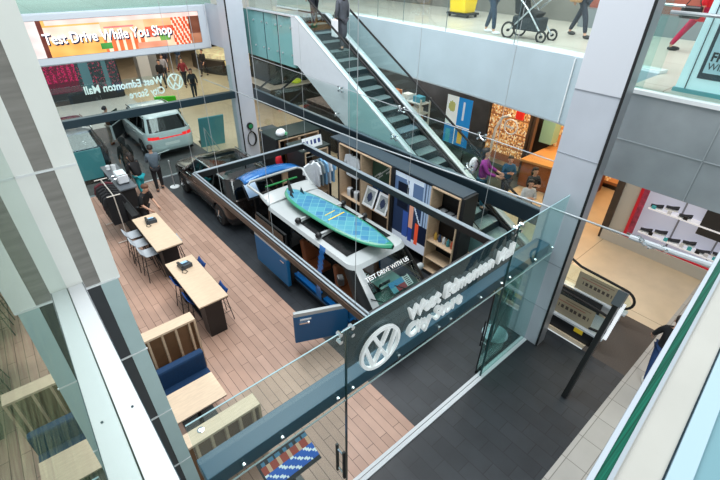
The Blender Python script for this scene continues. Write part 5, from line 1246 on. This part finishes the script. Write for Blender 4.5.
# shoe shop
struct('wall_shoe_shop', MB().box(13.35, 13.45, 3.05, 3.62, 0, 4.15).box(13.25, 13.4, -3, 3.62, 0, .34), mat('shoe_wall', (196, 192, 184), .5))
struct('wall_shoe_side', MB().box(13.45, 17.0, 3.55, 3.65, 0, 4.15).box(13.3, 13.5, 3.5, 3.7, 0, 2.4), mat('shoe_side_dark', (70, 58, 50), .5, noise=.2))
SW = thing('shoe_display', (13.5, 1.0, .34), 'backlit white shoe wall with red edge at the right', 'display')
B(13.60, 13.66, -3, 3.05, .34, 4.1).build('back_panel', mat('shoe_back', (196, 198, 214), .5, emit=.35), SW)
B(13.30, 13.36, 2.98, 3.06, .34, 4.1).build('red_edge', mat('edge_red', (190, 20, 40), .4, emit=.2), SW)
B(13.30, 13.35, -3, 3.0, .32, .38).build('red_edge', MC['edge_red'], SW)
B(13.31, 13.36, 2.84, 2.98, .5, 4.0).build('red_banner', mat('banner_pink', (170, 60, 90), .5, noise=.5, scale=8), SW)
for z in (.62, 1.42, 2.2): B(13.32, 13.6, -3, 2.72, z, z+.04).build('shelf', mat('shelf_white', (238, 238, 244), .4, emit=.3), SW)
for y in (1.95, .95, -.2): B(13.56, 13.6, y-.02, y+.02, .34, 4.1).build('seam', mat('seam_grey', (140, 140, 150), .5), SW)
B(13.34, 13.40, .55, 1.45, 1.2, 2.2).build('dark_panel', mat('panel_dark', (46, 44, 44), .4), SW)
def shoe():
    t = thing('shoe', (0, 0, 0), 'x', 'shoe', 'shoes on the wall'); c = mat('shoe_black', (34, 36, 44), .6)
    MB().grid(lambda u, v: ((.05+.02*math.sin(PI*v))*math.cos(2*PI*u)*(.6 if v < .1 else 1), -.15+.30*v, .045+(.06+.09*max(0, .55-v))*(math.sin(2*PI*u)*.5+.5)), 12, 10).build('upper', c, t, smooth=True)
    MB().prism([(-.045, -.15), (.045, -.15), (.055, .1), (.03, .17), (-.03, .17), (-.055, .1)], 0, .03).build('sole', white, t); return t
sh = shoe(); first = True; nsh = 0
rows = {1.46: 'upper', .66: 'lower', 2.24: 'top'}
for z, rn in rows.items():
    for k in range(9):
        y = 2.55-.36*k
        if .45 < y < 1.5 and z > 1 and z < 2.2: continue
        col = (k*3+int(z*10)) % 3
        o = sh if first else copy_tree(sh); first = False
        o.location = (13.42, y, z+(.10 if k % 2 else 0)); o.rotation_euler = (0, 0, .25); o.scale = (1.05, 1.0, 1.05)
        o['label'] = 'black shoe with white sole, %s from the red edge on the %s shelf' % (['first', 'second', 'third', 'fourth', 'fifth', 'sixth', 'seventh', 'eighth', 'ninth'][k], rn)
for k in range(14):
    y = 2.6-.2*k; z = .66 if k % 2 else 1.46
    if z > 1 and .4 < y < 1.5: z = .66
    cc = [(80, 190, 200), (30, 30, 34), (230, 230, 236)][k % 3]
    o = B(13.33, 13.38, y-.05, y+.05, z, z+.1).build('price_card', mat('card%d' % (k % 3), cc, .5), None); put(o, ['teal', 'black', 'white'][k % 3]+' price card on the front edge of the shoe shelves', 'card', 'price cards, '+['teal', 'black', 'white'][k % 3])
# ================================================================== LIGHT
w = bpy.data.worlds.new('w'); bpy.context.scene.world = w; w.use_nodes = True
w.node_tree.nodes['Background'].inputs[0].default_value = (.86, .95, 1.0, 1); w.node_tree.nodes['Background'].inputs[1].default_value = WORLD
def area(loc, sx, sy, power, col=(1, 1, 1), rot=(0, 0, 0), nm='skylight_or_fill'):
    l = bpy.data.lights.new(nm, 'AREA'); l.shape = 'RECTANGLE'; l.size = sx; l.size_y = sy; l.energy = power; l.color = col
    o = bpy.data.objects.new(nm, l); COL.objects.link(o); o.location = loc; o.rotation_euler = rot; return o
area((5, 9, 13), 7, 12, 2000, (.95, .98, 1))
area((1.5, -5, 11), 4, 3, 420, (1, .99, .97), rot=(math.radians(50), 0, 0))  # added fill lamp that brightens the striped column, not a skylight
for loc, sx, sy, p, c in (((12, 8, 4.1), 2, 6, 80, (1, .93, .82)), ((15.2, 7.2, 4.0), 1.5, 4, 150, (1, .72, .42)), ((12.3, 17, 4.1), 4, 5, 170, (1, .95, .85)), ((11.3, 1, 4.1), 2.5, 3, 60, (1, .9, .76)), ((5, 22, 4.1), 6, 4, 130, (.95, .97, 1)), ((10.5, 30, 4.1), 7, 8, 420, (1, .92, .8)), ((3, 27, 4.1), 5, 3, 140, (1, .98, .95)), ((15.5, 4.8, 4.0), 2, 1.5, 90, (1, .62, .30)), ((14.5, 14, 4.0), 2, 3, 60, (1, .95, .9))):
    area(loc, sx, sy, p, c, nm='slab_fill')  # added fill lamps, they brighten the spaces under the upper slabs
area((12.7, 5, 9.5), 3, 12, 330, (1, .97, .92), nm='upper_light'); area((4, 24, 9.5), 10, 5, 350, (.9, 1, 1), nm='upper_light')
def spot(loc, tgt, ang, power):
    l = bpy.data.lights.new('sun_patch', 'SPOT'); l.energy = power; l.spot_size = math.radians(ang); l.spot_blend = .7; l.shadow_soft_size = .05; l.color = (1, .95, .88)
    o = bpy.data.objects.new('sun_patch', l); COL.objects.link(o); o.location = loc; o.rotation_euler = (Vector(tgt)-Vector(loc)).to_track_quat('-Z', 'Y').to_euler()
spot((1.5, 3, 12), (1.75, 5.9, 0), 5, 1500); spot((0.8, 12, 12), (1.35, 9.6, 0), 5, 1100); spot((3, 1, 12), (2.6, 5.0, 0), 7, 1300)
sc = bpy.context.scene
sc.view_settings.view_transform = 'Standard'; sc.view_settings.look = 'None'; sc.view_settings.gamma = 1; sc.view_settings.use_curve_mapping = False
sc.view_settings.exposure = EXPO
